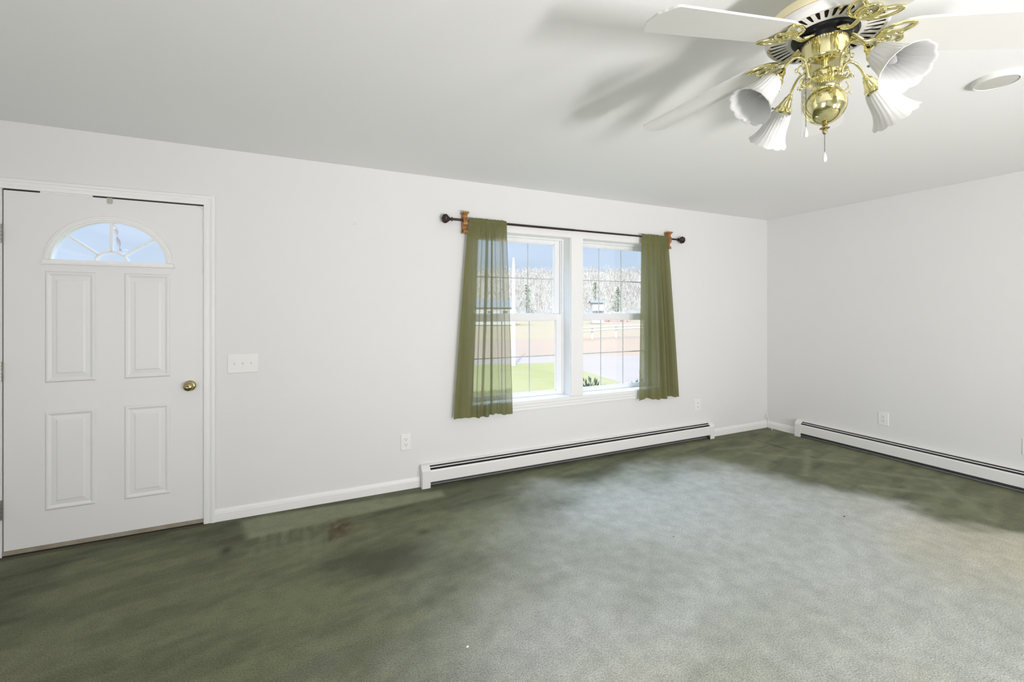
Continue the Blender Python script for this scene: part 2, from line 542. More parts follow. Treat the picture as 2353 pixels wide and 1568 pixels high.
def carpet():
    st = 0.02
    gx = np.arange(XL, X + st * 0.5, st)
    gy = np.arange(YB, D + st * 0.5, st)
    gx[-1], gy[-1] = X, D
    Xg, Yg = np.meshgrid(gx, gy)
    x, y = Xg.ravel(), Yg.ravel()
    nx, ny = len(gx), len(gy)
    warp = (fbm(x, y, 2.2, 5) - 0.5) * 0.5
    wx, wy = x + warp, y + (fbm(x, y, 2.2, 15) - 0.5) * 0.5
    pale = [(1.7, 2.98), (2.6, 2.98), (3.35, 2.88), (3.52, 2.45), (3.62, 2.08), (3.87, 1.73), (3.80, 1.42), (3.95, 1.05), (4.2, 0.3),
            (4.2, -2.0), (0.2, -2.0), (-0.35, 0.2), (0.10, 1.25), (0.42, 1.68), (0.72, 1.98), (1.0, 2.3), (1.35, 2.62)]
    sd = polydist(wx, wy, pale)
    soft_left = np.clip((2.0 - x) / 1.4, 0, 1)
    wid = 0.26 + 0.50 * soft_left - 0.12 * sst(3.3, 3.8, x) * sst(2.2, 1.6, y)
    fade_sheen = sst(-wid * 0.75, wid, sd + (fbm(x, y, 5, 40) - 0.5) * 0.12)  # mask of faded pile, with window sheen painted in
    # darker traffic lines on the green part
    ang = x * 0.42 + y * 0.9
    dark = fbm(x * 0.8, y * 1.6, 2.0, 71, 5)
    dark = sst(0.40, 0.66, dark)
    stk = fbm(x * 1.2 + y * 0.5, y * 7 - x * 1.5, 1.6, 90, 4)
    dark = dark * 0.6 + sst(0.45, 0.65, stk) * 0.4
    # pale band along the wall right of the door with comb-like strokes reaching into the room
    band = sst(-0.03, 0.03, polydist(x, y, [(-0.36, 3.38), (0.14, 3.37), (0.95, 3.30), (0.95, 3.19), (0.2, 3.14), (-0.30, 3.10)]))
    comb = np.zeros_like(x)
    rr = random.Random(3)
    for i in range(9):
        cx = -0.28 + i * 0.058
        L = 0.26 + rr.random() * 0.18
        yy0 = 3.16
        m = sst(0.026, 0.010, np.abs(x - cx - (3.16 - y) * 0.05)) * sst(0.0, 0.03, yy0 - y) * sst(0.0, 0.06, y - (yy0 - L))
        comb = np.maximum(comb, m * (0.35 + 0.65 * rr.random()) * sst(0.25, 0.5, fbm(x, y, 9, 200 + i)))
    light = np.clip(band * 0.95 + comb * 0.4, 0, 1)
    # furniture dents and marks near the corner
    for (cx, cy, rx, ry) in [(4.31, 2.58, 0.03, 0.10), (3.84, 2.31, 0.03, 0.03), (4.22, 1.83, 0.05, 0.02), (3.9, 1.55, 0.05, 0.02), (0.68, 2.73, 0.04, 0.03), (4.35, 2.95, 0.02, 0.16), (-0.4, 3.0, 0.03, 0.05)]:
        g_ = np.exp(-(((x - cx) / rx) ** 2 + ((y - cy) / ry) ** 2))
        dark = np.clip(dark + g_, 0, 1.3)
    # lighter criss-cross strokes near the right wall
    for (x0, y0, x1, y1) in [(4.0, 1.95, 4.45, 1.5), (3.9, 2.9, 4.5, 2.3), (4.1, 1.3, 4.6, 1.75), (3.7, 3.1, 4.2, 3.0), (3.8, 2.3, 4.5, 2.7), (4.3, 1.0, 4.75, 1.2), (4.4, 2.1, 4.7, 1.7)]:
        ex, ey = x1 - x0, y1 - y0
        t = np.clip(((x - x0) * ex + (y - y0) * ey) / (ex * ex + ey * ey), 0, 1)
        dd = np.hypot(x - x0 - t * ex, y - y0 - t * ey)
        light = np.maximum(light, np.exp(-(dd / 0.035) ** 2) * 0.55)
    stain = np.exp(-(((x - 0.22) / 0.08) ** 2 + ((y - 3.0) / 0.12) ** 2)) * sst(0.35, 0.6, fbm(x, y, 14, 33))
    stain = np.maximum(stain, ((np.abs(x - 0.165 + (3.08 - y) * 0.04) < 0.012) & (y > 2.86) & (y < 3.1)) * 0.7)
    stain = np.maximum(stain, ((y > D - 0.05) & (x < -0.56) & (x > -1.54)) * 0.5)
    # warm worn pile, with cool window sheen painted in toward the windows
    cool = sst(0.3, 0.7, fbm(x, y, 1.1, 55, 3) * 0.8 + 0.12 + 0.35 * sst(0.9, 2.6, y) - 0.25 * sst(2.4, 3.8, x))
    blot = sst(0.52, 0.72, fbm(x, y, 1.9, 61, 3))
    col = np.zeros((len(x), 4), np.float32)
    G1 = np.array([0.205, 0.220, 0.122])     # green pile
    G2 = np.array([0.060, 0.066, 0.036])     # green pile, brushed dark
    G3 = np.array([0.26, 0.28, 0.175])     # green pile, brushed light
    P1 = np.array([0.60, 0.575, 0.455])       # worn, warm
    P2 = np.array([0.555, 0.575, 0.53])     # worn, with cool window sheen painted in
    P3 = np.array([0.66, 0.67, 0.66])        # palest blots of wear and painted window sheen
    ST = np.array([0.085, 0.050, 0.018])
    mix = lambda a, b, t: a * (1 - t[:, None]) + b * t[:, None]
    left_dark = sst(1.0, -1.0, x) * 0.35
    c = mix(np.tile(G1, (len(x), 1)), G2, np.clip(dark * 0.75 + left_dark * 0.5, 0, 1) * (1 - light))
    c = mix(c, G3, light)
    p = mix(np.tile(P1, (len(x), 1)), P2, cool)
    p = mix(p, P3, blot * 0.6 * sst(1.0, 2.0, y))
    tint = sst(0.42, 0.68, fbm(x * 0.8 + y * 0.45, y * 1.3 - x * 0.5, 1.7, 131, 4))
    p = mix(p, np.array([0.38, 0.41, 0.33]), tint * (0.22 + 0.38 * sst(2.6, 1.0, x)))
    c = mix(c, p, fade_sheen)
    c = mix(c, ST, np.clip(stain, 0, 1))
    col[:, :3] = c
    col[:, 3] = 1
    me = bpy.data.meshes.new('floor')
    V = np.zeros((len(x), 3), np.float32)
    V[:, 0], V[:, 1] = x, y
    idx = np.arange(nx * ny).reshape(ny, nx)
    F = np.stack([idx[:-1, :-1], idx[:-1, 1:], idx[1:, 1:], idx[1:, :-1]], -1).reshape(-1, 4)
    me.vertices.add(len(V))
    me.vertices.foreach_set('co', V.ravel())
    me.loops.add(F.size)
    me.loops.foreach_set('vertex_index', F.ravel().astype(np.int32))
    me.polygons.add(len(F))
    me.polygons.foreach_set('loop_start', (np.arange(len(F)) * 4).astype(np.int32))
    me.update(calc_edges=True)
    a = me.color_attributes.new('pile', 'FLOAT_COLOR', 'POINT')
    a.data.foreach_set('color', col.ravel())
    m = bpy.data.materials.new('green_carpet')
    m.use_nodes = True
    t = m.node_tree
    b = t.nodes['Principled BSDF']
    b.inputs['Roughness'].default_value = 0.9
    b.inputs['Specular IOR Level'].default_value = 0.15
    b.inputs['Sheen Weight'].default_value = 0.12
    b.inputs['Sheen Roughness'].default_value = 0.4
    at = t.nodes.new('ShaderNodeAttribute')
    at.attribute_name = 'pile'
    tcn = t.nodes.new('ShaderNodeTexCoord')
    n1 = t.nodes.new('ShaderNodeTexNoise')
    n1.inputs['Scale'].default_value = 165
    n1.inputs['Detail'].default_value = 2.5
    n1.inputs['Distortion'].default_value = 0.25
    n2 = t.nodes.new('ShaderNodeTexNoise')
    n2.inputs['Scale'].default_value = 420
    n2.inputs['Detail'].default_value = 2
    n3 = t.nodes.new('ShaderNodeTexNoise')
    n3.inputs['Scale'].default_value = 12
    n3.inputs['Detail'].default_value = 5
    for n in (n1, n2, n3):
        t.links.new(tcn.outputs['Object'], n.inputs['Vector'])
    r1 = t.nodes.new('ShaderNodeMapRange')
    r1.inputs['From Min'].default_value = 0.32
    r1.inputs['From Max'].default_value = 0.62
    r1.inputs['To Min'].default_value = 0.66
    r1.inputs['To Max'].default_value = 1.13
    r3 = t.nodes.new('ShaderNodeMapRange')
    r3.inputs['From Min'].default_value = 0.3
    r3.inputs['From Max'].default_value = 0.7
    r3.inputs['To Min'].default_value = 0.88
    r3.inputs['To Max'].default_value = 1.12
    t.links.new(n1.outputs['Fac'], r1.inputs['Value'])
    t.links.new(n3.outputs['Fac'], r3.inputs['Value'])
    mu = t.nodes.new('ShaderNodeMath')
    mu.operation = 'MULTIPLY'
    t.links.new(r1.outputs[0], mu.inputs[0])
    t.links.new(r3.outputs[0], mu.inputs[1])
    vm = t.nodes.new('ShaderNodeVectorMath')
    vm.operation = 'SCALE'
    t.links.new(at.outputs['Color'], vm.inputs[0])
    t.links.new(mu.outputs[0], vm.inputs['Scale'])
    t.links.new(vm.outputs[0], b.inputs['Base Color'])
    ad = t.nodes.new('ShaderNodeMath')
    ad.operation = 'MULTIPLY_ADD'
    ad.inputs[1].default_value = 0.35
    t.links.new(n2.outputs['Fac'], ad.inputs[0])
    t.links.new(n1.outputs['Fac'], ad.inputs[2])
    bp = t.nodes.new('ShaderNodeBump')
    bp.inputs['Strength'].default_value = 0.75
    bp.inputs['Distance'].default_value = 0.008
    t.links.new(ad.outputs[0], bp.inputs['Height'])
    t.links.new(bp.outputs[0], b.inputs['Normal'])
    me.materials.append(m)
    o = bpy.data.objects.new('floor', me)
    COL.objects.link(o)
    tag(o, 'worn green carpet with a large pale area of fading and painted window sheen', 'floor', kind='structure')
carpet()

# ------------------------------------------------------------------ baseboards
def baseboard(name, pts, label):
    """pts: ((x0,y0),(x1,y1)), inward normal found from room centre; moulded profile"""
    (x0, y0), (x1, y1) = pts
    prof = [(0.0, 0.0), (0.013, 0.0), (0.013, 0.052), (0.0105, 0.056), (0.0105, 0.064), (0.006, 0.072), (0.004, 0.078), (0.0, 0.079)]
    d = Vector((x1 - x0, y1 - y0, 0)).normalized()
    n = Vector((-d.y, d.x, 0))
    if n.dot(Vector((1 - x0, 1 - y0, 0))) < 0:
        n = -n
    mb = MB()
    v = []
    for (px, py) in pts:
        for (a, z) in prof:
            v.append((px + n.x * a, py + n.y * a, z))
    k = len(prof)
    f = [(i, (i + 1) % k, k + (i + 1) % k, k + i) for i in range(k)] + [list(range(k)), list(range(k, 2 * k))]
    mb.add(v, f)
    o = mb.build(name, M['trim'], smooth=30)
    tag(o, label, 'baseboard', kind='structure')
    return o
baseboard('baseboard_front', ((-0.520, D), (0.826, D)), 'white baseboard between the door casing and the long heater')
baseboard('baseboard_corner', ((4.004, D), (X, D)), 'short white baseboard between the long heater and the corner')
baseboard('baseboard_right', ((X, D), (X, 3.085)), 'short white baseboard on the right wall beside the corner')

# ------------------------------------------------------------------ door
door = empty('door_1', (DX0, D, 0))
tag(door, 'white panelled entry door with a half-round fanlight', 'door', kind='structure')
def door_part(mb, name, m, **k):
    o = mb.build(name, m, None, **k)
    o.parent = door
    o.location = Vector(o.location) - Vector(door.location)
    return o
SX0, SX1, SZ0, SZ1 = -1.512, -0.582, 0.032, 2.054
SY = D + 0.004
CXD, CZD = -1.045, 1.670
def arc(rx, rz, n=28, a0=0, a1=PI, cx=CXD, cz=CZD):
    return [(cx + rx * math.cos(a0 + (a1 - a0) * i / n), cz + rz * math.sin(a0 + (a1 - a0) * i / n)) for i in range(n + 1)]
# leaf with half-round hole: outer rectangle ring bridged to the arc
mb = MB()
hole = arc(0.272, 0.243, 32)                       # from right to left over the top
def leaf_face(y):
    n0 = len(mb.v)
    pts = [(p[0], y, p[1]) for p in hole]
    pts += [(SX0, y, SZ0), (SX1, y, SZ0), (SX1, y, SZ1), (SX0, y, SZ1), (SX1, y, CZD), (SX0, y, CZD)]
    mb.v += pts
    a = n0 + len(hole)
    BL, BR, TR, TL, MR, ML = a, a + 1, a + 2, a + 3, a + 4, a + 5
    F = [[BL, BR, MR, n0, n0 + 32, ML]]
    for i in range(16):
        F.append([n0 + i, TR, n0 + i + 1])
    F.append([n0, MR, TR])
    F.append([n0 + 16, TR, TL])
    for i in range(16, 32):
        F.append([n0 + i, TL, n0 + i + 1])
    F.append([n0 + 32, TL, ML])
    for f in F:
        mb.f.append(f)
        mb.mi.append(0)
    return n0
a = leaf_face(SY)
b = leaf_face(SY + 0.042)
for i in range(32):
    mb.f.append([a + i, a + i + 1, b + i + 1, b + i]); mb.mi.append(0)
mb.f.append([a, a + 32, b + 32, b]); mb.mi.append(0)
k = 33
for p, q in ((0, 1), (1, 4), (4, 2), (2, 3), (3, 5), (5, 0)):
    mb.f.append([a + k + p, a + k + q, b + k + q, b + k + p]); mb.mi.append(0)
door_part(mb, 'door_leaf', M['door'])
# embossed panels
def emb_panel(x0, x1, z0, z1):
    mb = MB()
    rings = [(0, 0.0), (0.009, 0.0030), (0.017, 0.0030), (0.023, -0.0005), (0.030, -0.0030), (0.050, -0.0005), (0.058, 0.0024)]
    v = []
    for (ins, h_) in rings:
        y = SY - 0.0005 - h_ - 0.0045
        v += [(x0 + ins, y, z0 + ins), (x1 - ins, y, z0 + ins), (x1 - ins, y, z1 - ins), (x0 + ins, y, z1 - ins)]
    v[0:4] = [(p[0], SY + 0.001, p[2]) for p in v[0:4]]
    f = []
    for r in range(len(rings) - 1):
        for i in range(4):
            j = (i + 1) % 4
            f.append((r * 4 + i, r * 4 + j, r * 4 + 4 + j, r * 4 + 4 + i))
    r = (len(rings) - 1) * 4
    f.append((r, r + 1, r + 2, r + 3))
    mb.add(v, f)
    return door_part(mb, 'raised_panel', M['door'], bevel=0.0012)
for x0, x1 in ((-1.342, -1.113), (-0.985, -0.754)):
    emb_panel(x0, x1, 0.962, 1.609)
    emb_panel(x0, x1, 0.226, 0.800)
# fanlight frame
def ring_strip(outer, inner, y0, y1):
    m_ = MB()
    n = len(outer)
    v = [(p[0], y0, p[1]) for p in outer] + [(p[0], y0, p[1]) for p in inner] + [(p[0], y1, p[1]) for p in outer] + [(p[0], y1, p[1]) for p in inner]
    f = []
    for i in range(n - 1):
        f += [(i, i + 1, n + i + 1, n + i), (2 * n + i, 2 * n + i + 1, 3 * n + i + 1, 3 * n + i), (i, i + 1, 2 * n + i + 1, 2 * n + i), (n + i, n + i + 1, 3 * n + i + 1, 3 * n + i)]
    f += [(0, n, 3 * n, 2 * n), (n - 1, 2 * n - 1, 4 * n - 1, 3 * n - 1)]
    m_.add(v, f)
    return m_
fr = ring_strip(arc(0.300, 0.275, 40), arc(0.266, 0.238, 40), SY - 0.012, SY + 0.01)
fr.mi = [0] * len(fr.f)
fr2 = ring_strip(arc(0.290, 0.264, 40), arc(0.276, 0.249, 40), SY - 0.017, SY - 0.010)
fr.add(fr2.v, fr2.f)
fr.box(CXD - 0.305, CXD + 0.305, SY - 0.012, SY + 0.01, CZD - 0.022, CZD + 0.006)
fr.box(CXD - 0.312, CXD + 0.312, SY - 0.018, SY, CZD - 0.024, CZD - 0.014)
door_part(fr, 'fanlight_frame', M['trim'], bevel=0.002, smooth=40)
gr = ring_strip(arc(0.082, 0.070, 20), arc(0.068, 0.056, 20), SY - 0.004, SY + 0.008)
for ang, w in ((40, 0.012), (90, 0.015), (140, 0.012)):
    ca, sa = math.cos(math.radians(ang)), math.sin(math.radians(ang))
    p0 = Vector((CXD + 0.076 * ca, 0, CZD + 0.064 * sa))
    p1 = Vector((CXD + 0.270 * ca, 0, CZD + 0.242 * sa))
    d = (p1 - p0).normalized()
    n = Vector((-d.z, 0, d.x)) * w / 2
    gr.prism([((p0 + n).x, (p0 + n).z), ((p1 + n).x, (p1 + n).z), ((p1 - n).x, (p1 - n).z), ((p0 - n).x, (p0 - n).z)], SY - 0.004, SY + 0.008, 'y')
door_part(gr, 'fanlight_grille', M['trim'], bevel=0.002)
mb = MB()
pts = arc(0.270, 0.241, 32)
mb.prism(pts, SY + 0.019, SY + 0.022, 'y')
door_part(mb, 'fanlight_pane', M['glass'])
# knob
def knob_at(x, z):
    e_ = []
    xf = Matrix.Translation((x, SY, z)) @ Matrix.Rotation(PI / 2, 4, 'X')
    mb = MB()
    mb.lathe([(0, 0), (0.034, 0.0), (0.034, 0.004), (0.030, 0.009), (0.022, 0.012), (0.0, 0.012)], 32, xf)
    r = door_part(mb, 'knob_rosette', M['oldbrass'], smooth=40)
    mb = MB()
    mb.lathe([(0.012, 0.010), (0.011, 0.020), (0.013, 0.028), (0.022, 0.033), (0.0275, 0.042), (0.028, 0.050), (0.025, 0.058), (0.018, 0.063), (0.009, 0.065), (0.0075, 0.0635), (0, 0.0635)], 32, xf)
    k_ = door_part(mb, 'door_knob', M['oldbrass'], smooth=50)
    tag(k_, 'brass knob')
knob_at(-0.655, 0.897)
for z0, z1 in ((1.757, 1.862), (0.988, 1.092), (0.214, 0.322)):
    mb = MB()
    mb.box(-1.5250, -1.5115, D - 0.0035, D + 0.003, z0, z1)
    for i in range(5):
        a_ = z0 + (z1 - z0) * i / 5
        b_ = z0 + (z1 - z0) * (i + 1) / 5 - 0.0015
        mb.lathe([(0, a_), (0.0065, a_), (0.0065, b_), (0, b_)], 14, Matrix.Translation((-1.5175, D - 0.0075, 0)))
    tag(door_part(mb, 'hinge', M['hinge'], smooth=40), 'dull metal hinge')
mb = MB().box(DX0 + 0.002, DX1 - 0.002, D + 0.012, D + 0.13, 0.002, 0.022)
mb.box(SX0 - 0.002, SX1 + 0.004, D - 0.002, D + 0.02, 0.009, 0.031)
mb.k = 1
mb.box(SX0 - 0.003, SX1 + 0.005, D - 0.001, D + 0.02, 0.0, 0.0095)  # black strip painting in the shadow line under the sill
tag(door_part(mb, 'threshold', [M['threshold'], M['black']]), 'weathered, dirty sill strip with a painted shadow line below')
# black strips filling the gaps around the leaf, loose white weatherstrip at the latch corner
mb = MB()
mb.box(SX1 - 0.001, DX1 - 0.001, D + 0.008, D + 0.05, 0.03, 2.06)
mb.box(SX0, SX1, D + 0.008, D + 0.05, SZ1 - 0.001, SZ1 + 0.011)
mb.box(DX0 + 0.001, SX0 + 0.001, D + 0.008, D + 0.05, 0.03, 2.06)
tag(door_part(mb, 'gap_strip', M['black']), 'black strip filling the gap around the leaf')
mb = MB()
pp = smoothpath([(-0.618, D - 0.001, 2.052), (-0.600, D - 0.004, 2.047), (-0.590, D - 0.004, 2.035), (-0.582, D - 0.003, 2.018), (-0.577, D - 0.002, 2.008)], 5)
mb.tube(pp, 0.0022, 6)
mb.tube(smoothpath([(-0.584, D - 0.001, 2.004), (-0.5835, D - 0.003, 1.95), (-0.582, D - 0.003, 1.9), (-0.579, D - 0.002, 1.84), (-0.582, D - 0.003, 1.78), (-0.584, D - 0.002, 1.70), (-0.586, D - 0.002, 1.62)], 5), 0.0026, 6)
mb.box(-1.36, -1.13, D - 0.001, D + 0.006, 2.0535, 2.0655)
door_part(mb, 'loose_weatherstrip', M['trim'], smooth=60)
mb = MB().box(-0.579, -0.573, D + 0.0, D + 0.012, 0.855, 0.935)
door_part(mb, 'strike_plate', M['black'])
o = MB().prism([(-1.066, 2.058), (-1.039, 2.058), (-1.039, 2.027), (-1.045, 2.021), (-1.060, 2.021), (-1.066, 2.027)], D + 0.0005, D + 0.0035, 'y').build('door_tape', M['tape'])
tag(o, 'small yellowed tab of tape stuck at the top edge of the door', 'tape')

# casings
def casing_profile_box(name, segs, label, outer=0.058, cat='trim'):
    """segs: list of (x0,x1,z0,z1) boards with stepped face"""
    mb = MB()
    for (x0, x1, z0, z1, vert) in segs:
        if vert:
            a_, b_ = (x0, x1)
            w = b_ - a_
            poly = [(a_, D), (a_, D - 0.010), (a_ + w * 0.12, D - 0.013), (a_ + w * 0.35, D - 0.0135), (a_ + w * 0.42, D - 0.011), (a_ + w * 0.62, D - 0.013), (a_ + w * 0.72, D - 0.017), (a_ + w * 0.92, D - 0.018), (b_, D - 0.015), (b_, D)]
            mb.prism(poly, z0, z1, 'z')
        else:
            w = z1 - z0
            poly = [(D, z0), (D - 0.010, z0), (D - 0.013, z0 + w * 0.12), (D - 0.0135, z0 + w * 0.35), (D - 0.011, z0 + w * 0.42), (D - 0.013, z0 + w * 0.62), (D - 0.017, z0 + w * 0.72), (D - 0.018, z0 + w * 0.92), (D - 0.015, z1), (D, z1)]
            mb.prism(poly, x0, x1, 'x')
    o = mb.build(name, M['trim'], smooth=25)
    tag(o, label, cat, kind='structure')
    return o
casing_profile_box('trim_1', [(DX1 - 0.004, -0.518, 0.0, 2.120, True), (-1.582, -0.5185, 2.062, 2.1205, False)], 'white moulded casing around the entry door')
mb = MB()
poly = [(-1.582, D), (-1.582, D - 0.016), (-1.565, D - 0.018), (-1.545, D - 0.013), (-1.526, D - 0.012), (-1.525, D)]
mb.prism(poly, 0.0, 2.12, 'z')
mb.build('trim_2', M['trim'], smooth=25)
tag(bpy.data.objects['trim_2'], 'white moulded casing on the hinge side of the entry door', 'trim', kind='structure')
# exterior door jamb lining
mb = MB()
mb.box(DX0 - 0.02, DX0, D + 0.001, D + WT, 0, DZ1)
mb.box(DX1, DX1 + 0.02, D + 0.001, D + WT, 0, DZ1)
mb.box(DX0, DX1, D + 0.001, D + WT, DZ1, DZ1 + 0.015)
# window casing
def flat(mb, x0, x1, z0, z1, t=0.012):
    mb.box(x0, x1, D - t, D, z0, z1)
mb = MB()
flat(mb, W1[0] - 0.010, W1[0] + 0.004, WZ0 - 0.002, WZ1 + 0.075)
flat(mb, W2[1] - 0.004, W2[1] + 0.075, WZ0 - 0.002, WZ1 + 0.075)
flat(mb, W1[0], W2[1], WZ1 - 0.003, WZ1 + 0.075)
flat(mb, W1[1], 2.347, WZ0, WZ1 - 0.001, 0.0125)
o = mb.build('trim_3', M['trim'], bevel=0.0015)
tag(o, 'flat white casing and centre post around the twin window', 'trim', kind='structure')
mb = MB()
poly = [(D, 0.505), (D - 0.007, 0.505), (D - 0.010, 0.512), (D - 0.009, 0.532), (D - 0.013, 0.537), (D - 0.0125, 0.558), (D - 0.017, 0.563), (D - 0.017, 0.592), (D, 0.594)]
mb.prism(poly, W1[0] - 0.03, W2[1] + 0.075, 'x')
o = mb.build('trim_4', M['trim'], smooth=25)
tag(o, 'stepped white apron moulding under the twin window', 'trim', kind='structure')

# ------------------------------------------------------------------ windows
def window(name, x0, x1, label):
    e_ = empty(name, (x0, D, WZ0))
    tag(e_, label, 'window', kind='structure')
    def P(mb, n, m, **k):
        o = mb.build(n, m, None, **k)
        o.parent = e_
        o.location = Vector(o.location) - Vector(e_.location)
        return o
    z0, z1 = WZ0, WZ1
    ya = D + 0.104
    mb = MB()
    # jamb lining and vinyl frame
    for a_, b_ in ((x0, x0 + 0.006), (x1 - 0.006, x1)):
        mb.box(a_, b_, D - 0.001, D + WT, z0, z1)
    mb.box(x0, x1, D - 0.001, D + WT, z1 - 0.004, z1)
    mb.box(x0, x1, D - 0.001, D + WT, z0, z0 + 0.004)
    P(mb, 'jamb_liner', M['trim'])
    mb = MB()
    mb.box(x0 + 0.006, x0 + 0.026, ya, D + WT, z0 + 0.004, z1 - 0.004)
    mb.box(x1 - 0.026, x1 - 0.006, ya, D + WT, z0 + 0.004, z1 - 0.004)
    mb.box(x0 + 0.026, x1 - 0.026, ya, D + WT, z1 - 0.020, z1 - 0.004)
    mb.box(x0 + 0.026, x1 - 0.026, ya, D + WT, z0 + 0.004, z0 + 0.014)
    mb.box(x0 + 0.026, x0 + 0.034, ya + 0.018, D + WT, z0 + 0.014, z1 - 0.02)
    mb.box(x1 - 0.034, x1 - 0.026, ya + 0.018, D + WT, z0 + 0.014, z1 - 0.02)
    P(mb, 'window_frame', M['vinyl'], bevel=0.001)
    gx0, gx1 = x0 + 0.088, x1 - 0.088
    def sash(nm, y, zb, zt, gb, gt, st_in):
        mb = MB()
        a_, b_ = x0 + st_in, x1 - st_in
        for q0, q1, r0, r1 in ((a_, gx0, zb, zt), (gx1, b_, zb, zt), (gx0, gx1, zb, gb), (gx0, gx1, gt, zt)):
            mb.box(q0, q1, y, y + 0.028, r0, r1)
        # stepped glazing bead
        bd = 0.007
        for q0, q1, r0, r1 in ((gx0, gx0 + bd, gb, gt), (gx1 - bd, gx1, gb, gt), (gx0, gx1, gb, gb + bd), (gx0, gx1, gt - bd, gt)):
            mb.box(q0, q1, y + 0.007, y + 0.022, r0, r1)
        s_ = P(mb, nm, M['vinyl'], bevel=0.0015)
        def C(mb2, n2, m2):
            o = mb2.build(n2, m2)
            o.parent = s_
            return o
        mb2 = MB()
        w = 0.009
        for i in (1, 2):
            cx = gx0 + (gx1 - gx0) * i / 3
            mb2.box(cx - w / 2, cx + w / 2, y + 0.0155, y + 0.0185, gb, gt)
        cz = (gb + gt) / 2
        mb2.box(gx0, gx1, y + 0.0150, y + 0.0182, cz - w / 2, cz + w / 2)
        g_ = C(mb2, 'sash_grille', M['muntin'])
        C(MB().box(gx0 - 0.004, gx1 + 0.004, y + 0.0115, y + 0.0135, gb - 0.004, gt + 0.004), 'glass_pane', M['glass'])
    sash('lower_sash', ya + 0.002, z0 + 0.010, 1.345, 0.634, 1.288, 0.028)
    sash('upper_sash', ya + 0.033, 1.300, z1 - 0.012, 1.345, 1.996, 0.036)
    # sash lock and the small screw cap at the stool
    mb = MB()
    cx = (x0 + x1) / 2
    mb.box(cx - 0.03, cx + 0.03, ya + 0.004, ya + 0.026, 1.345, 1.352)
    mb.lathe([(0, 1.352), (0.011, 1.352), (0.011, 1.360), (0, 1.360)], 16, Matrix.Translation((cx, ya + 0.015, 0)))
    mb.box(cx - 0.004, cx + 0.028, ya + 0.010, ya + 0.020, 1.360, 1.365)
    P(mb, 'sash_lock', M['vinyl'], bevel=0.001)
    return e_
window('window_1', W1[0], W1[1], 'left double-hung window with grilles behind the sheer curtain')
window('window_2', W2[0], W2[1], 'right double-hung window with grilles, second of the pair')

# ------------------------------------------------------------------ curtain rod, brackets, curtains
RY, RZ = 3.398, 2.107
rod = empty('curtain_rod', (1.03, RY, RZ))
tag(rod, 'thin black curtain rod with dark round finials above the window', 'curtain rod')
def rodpart(mb, n, m, **k):
    o = mb.build(n, m, None, **k)
    o.parent = rod
    o.location = Vector(o.location) - Vector(rod.location)
    return o
xfx = lambda x, s: Matrix.Translation((x, RY, RZ)) @ Matrix.Rotation(s * PI / 2, 4, 'Y')
mb = MB()
mb.lathe([(0, 0), (0.0098, 0), (0.0098, 1.16), (0, 1.16)], 16, xfx(1.07, 1))
mb.lathe([(0, 0), (0.0085, 0), (0.0085, 1.28), (0, 1.28)], 16, xfx(2.22, 1))
rodpart(mb, 'rod_tube', M['rod'], smooth=50)
def finial(x, s):
    def rad(r, z, a):
        return r * (1 + (0.10 if 0.030 < z < 0.082 else 0) * math.cos(8 * a + z * 70))
    mb = MB()
    prof = [(0.0, -0.004), (0.010, -0.004), (0.017, 0.0), (0.017, 0.004), (0.011, 0.008), (0.011, 0.018), (0.016, 0.022), (0.022, 0.030), (0.030, 0.040), (0.035, 0.052), (0.034, 0.064), (0.026, 0.076), (0.014, 0.083), (0.006, 0.086), (0, 0.087)]
    mb.lathe(prof, 48, xfx(x, s), rad)
    rodpart(mb, 'finial', M['bronze'], smooth=60)
finial(1.075, -1)
finial(3.495, 1)
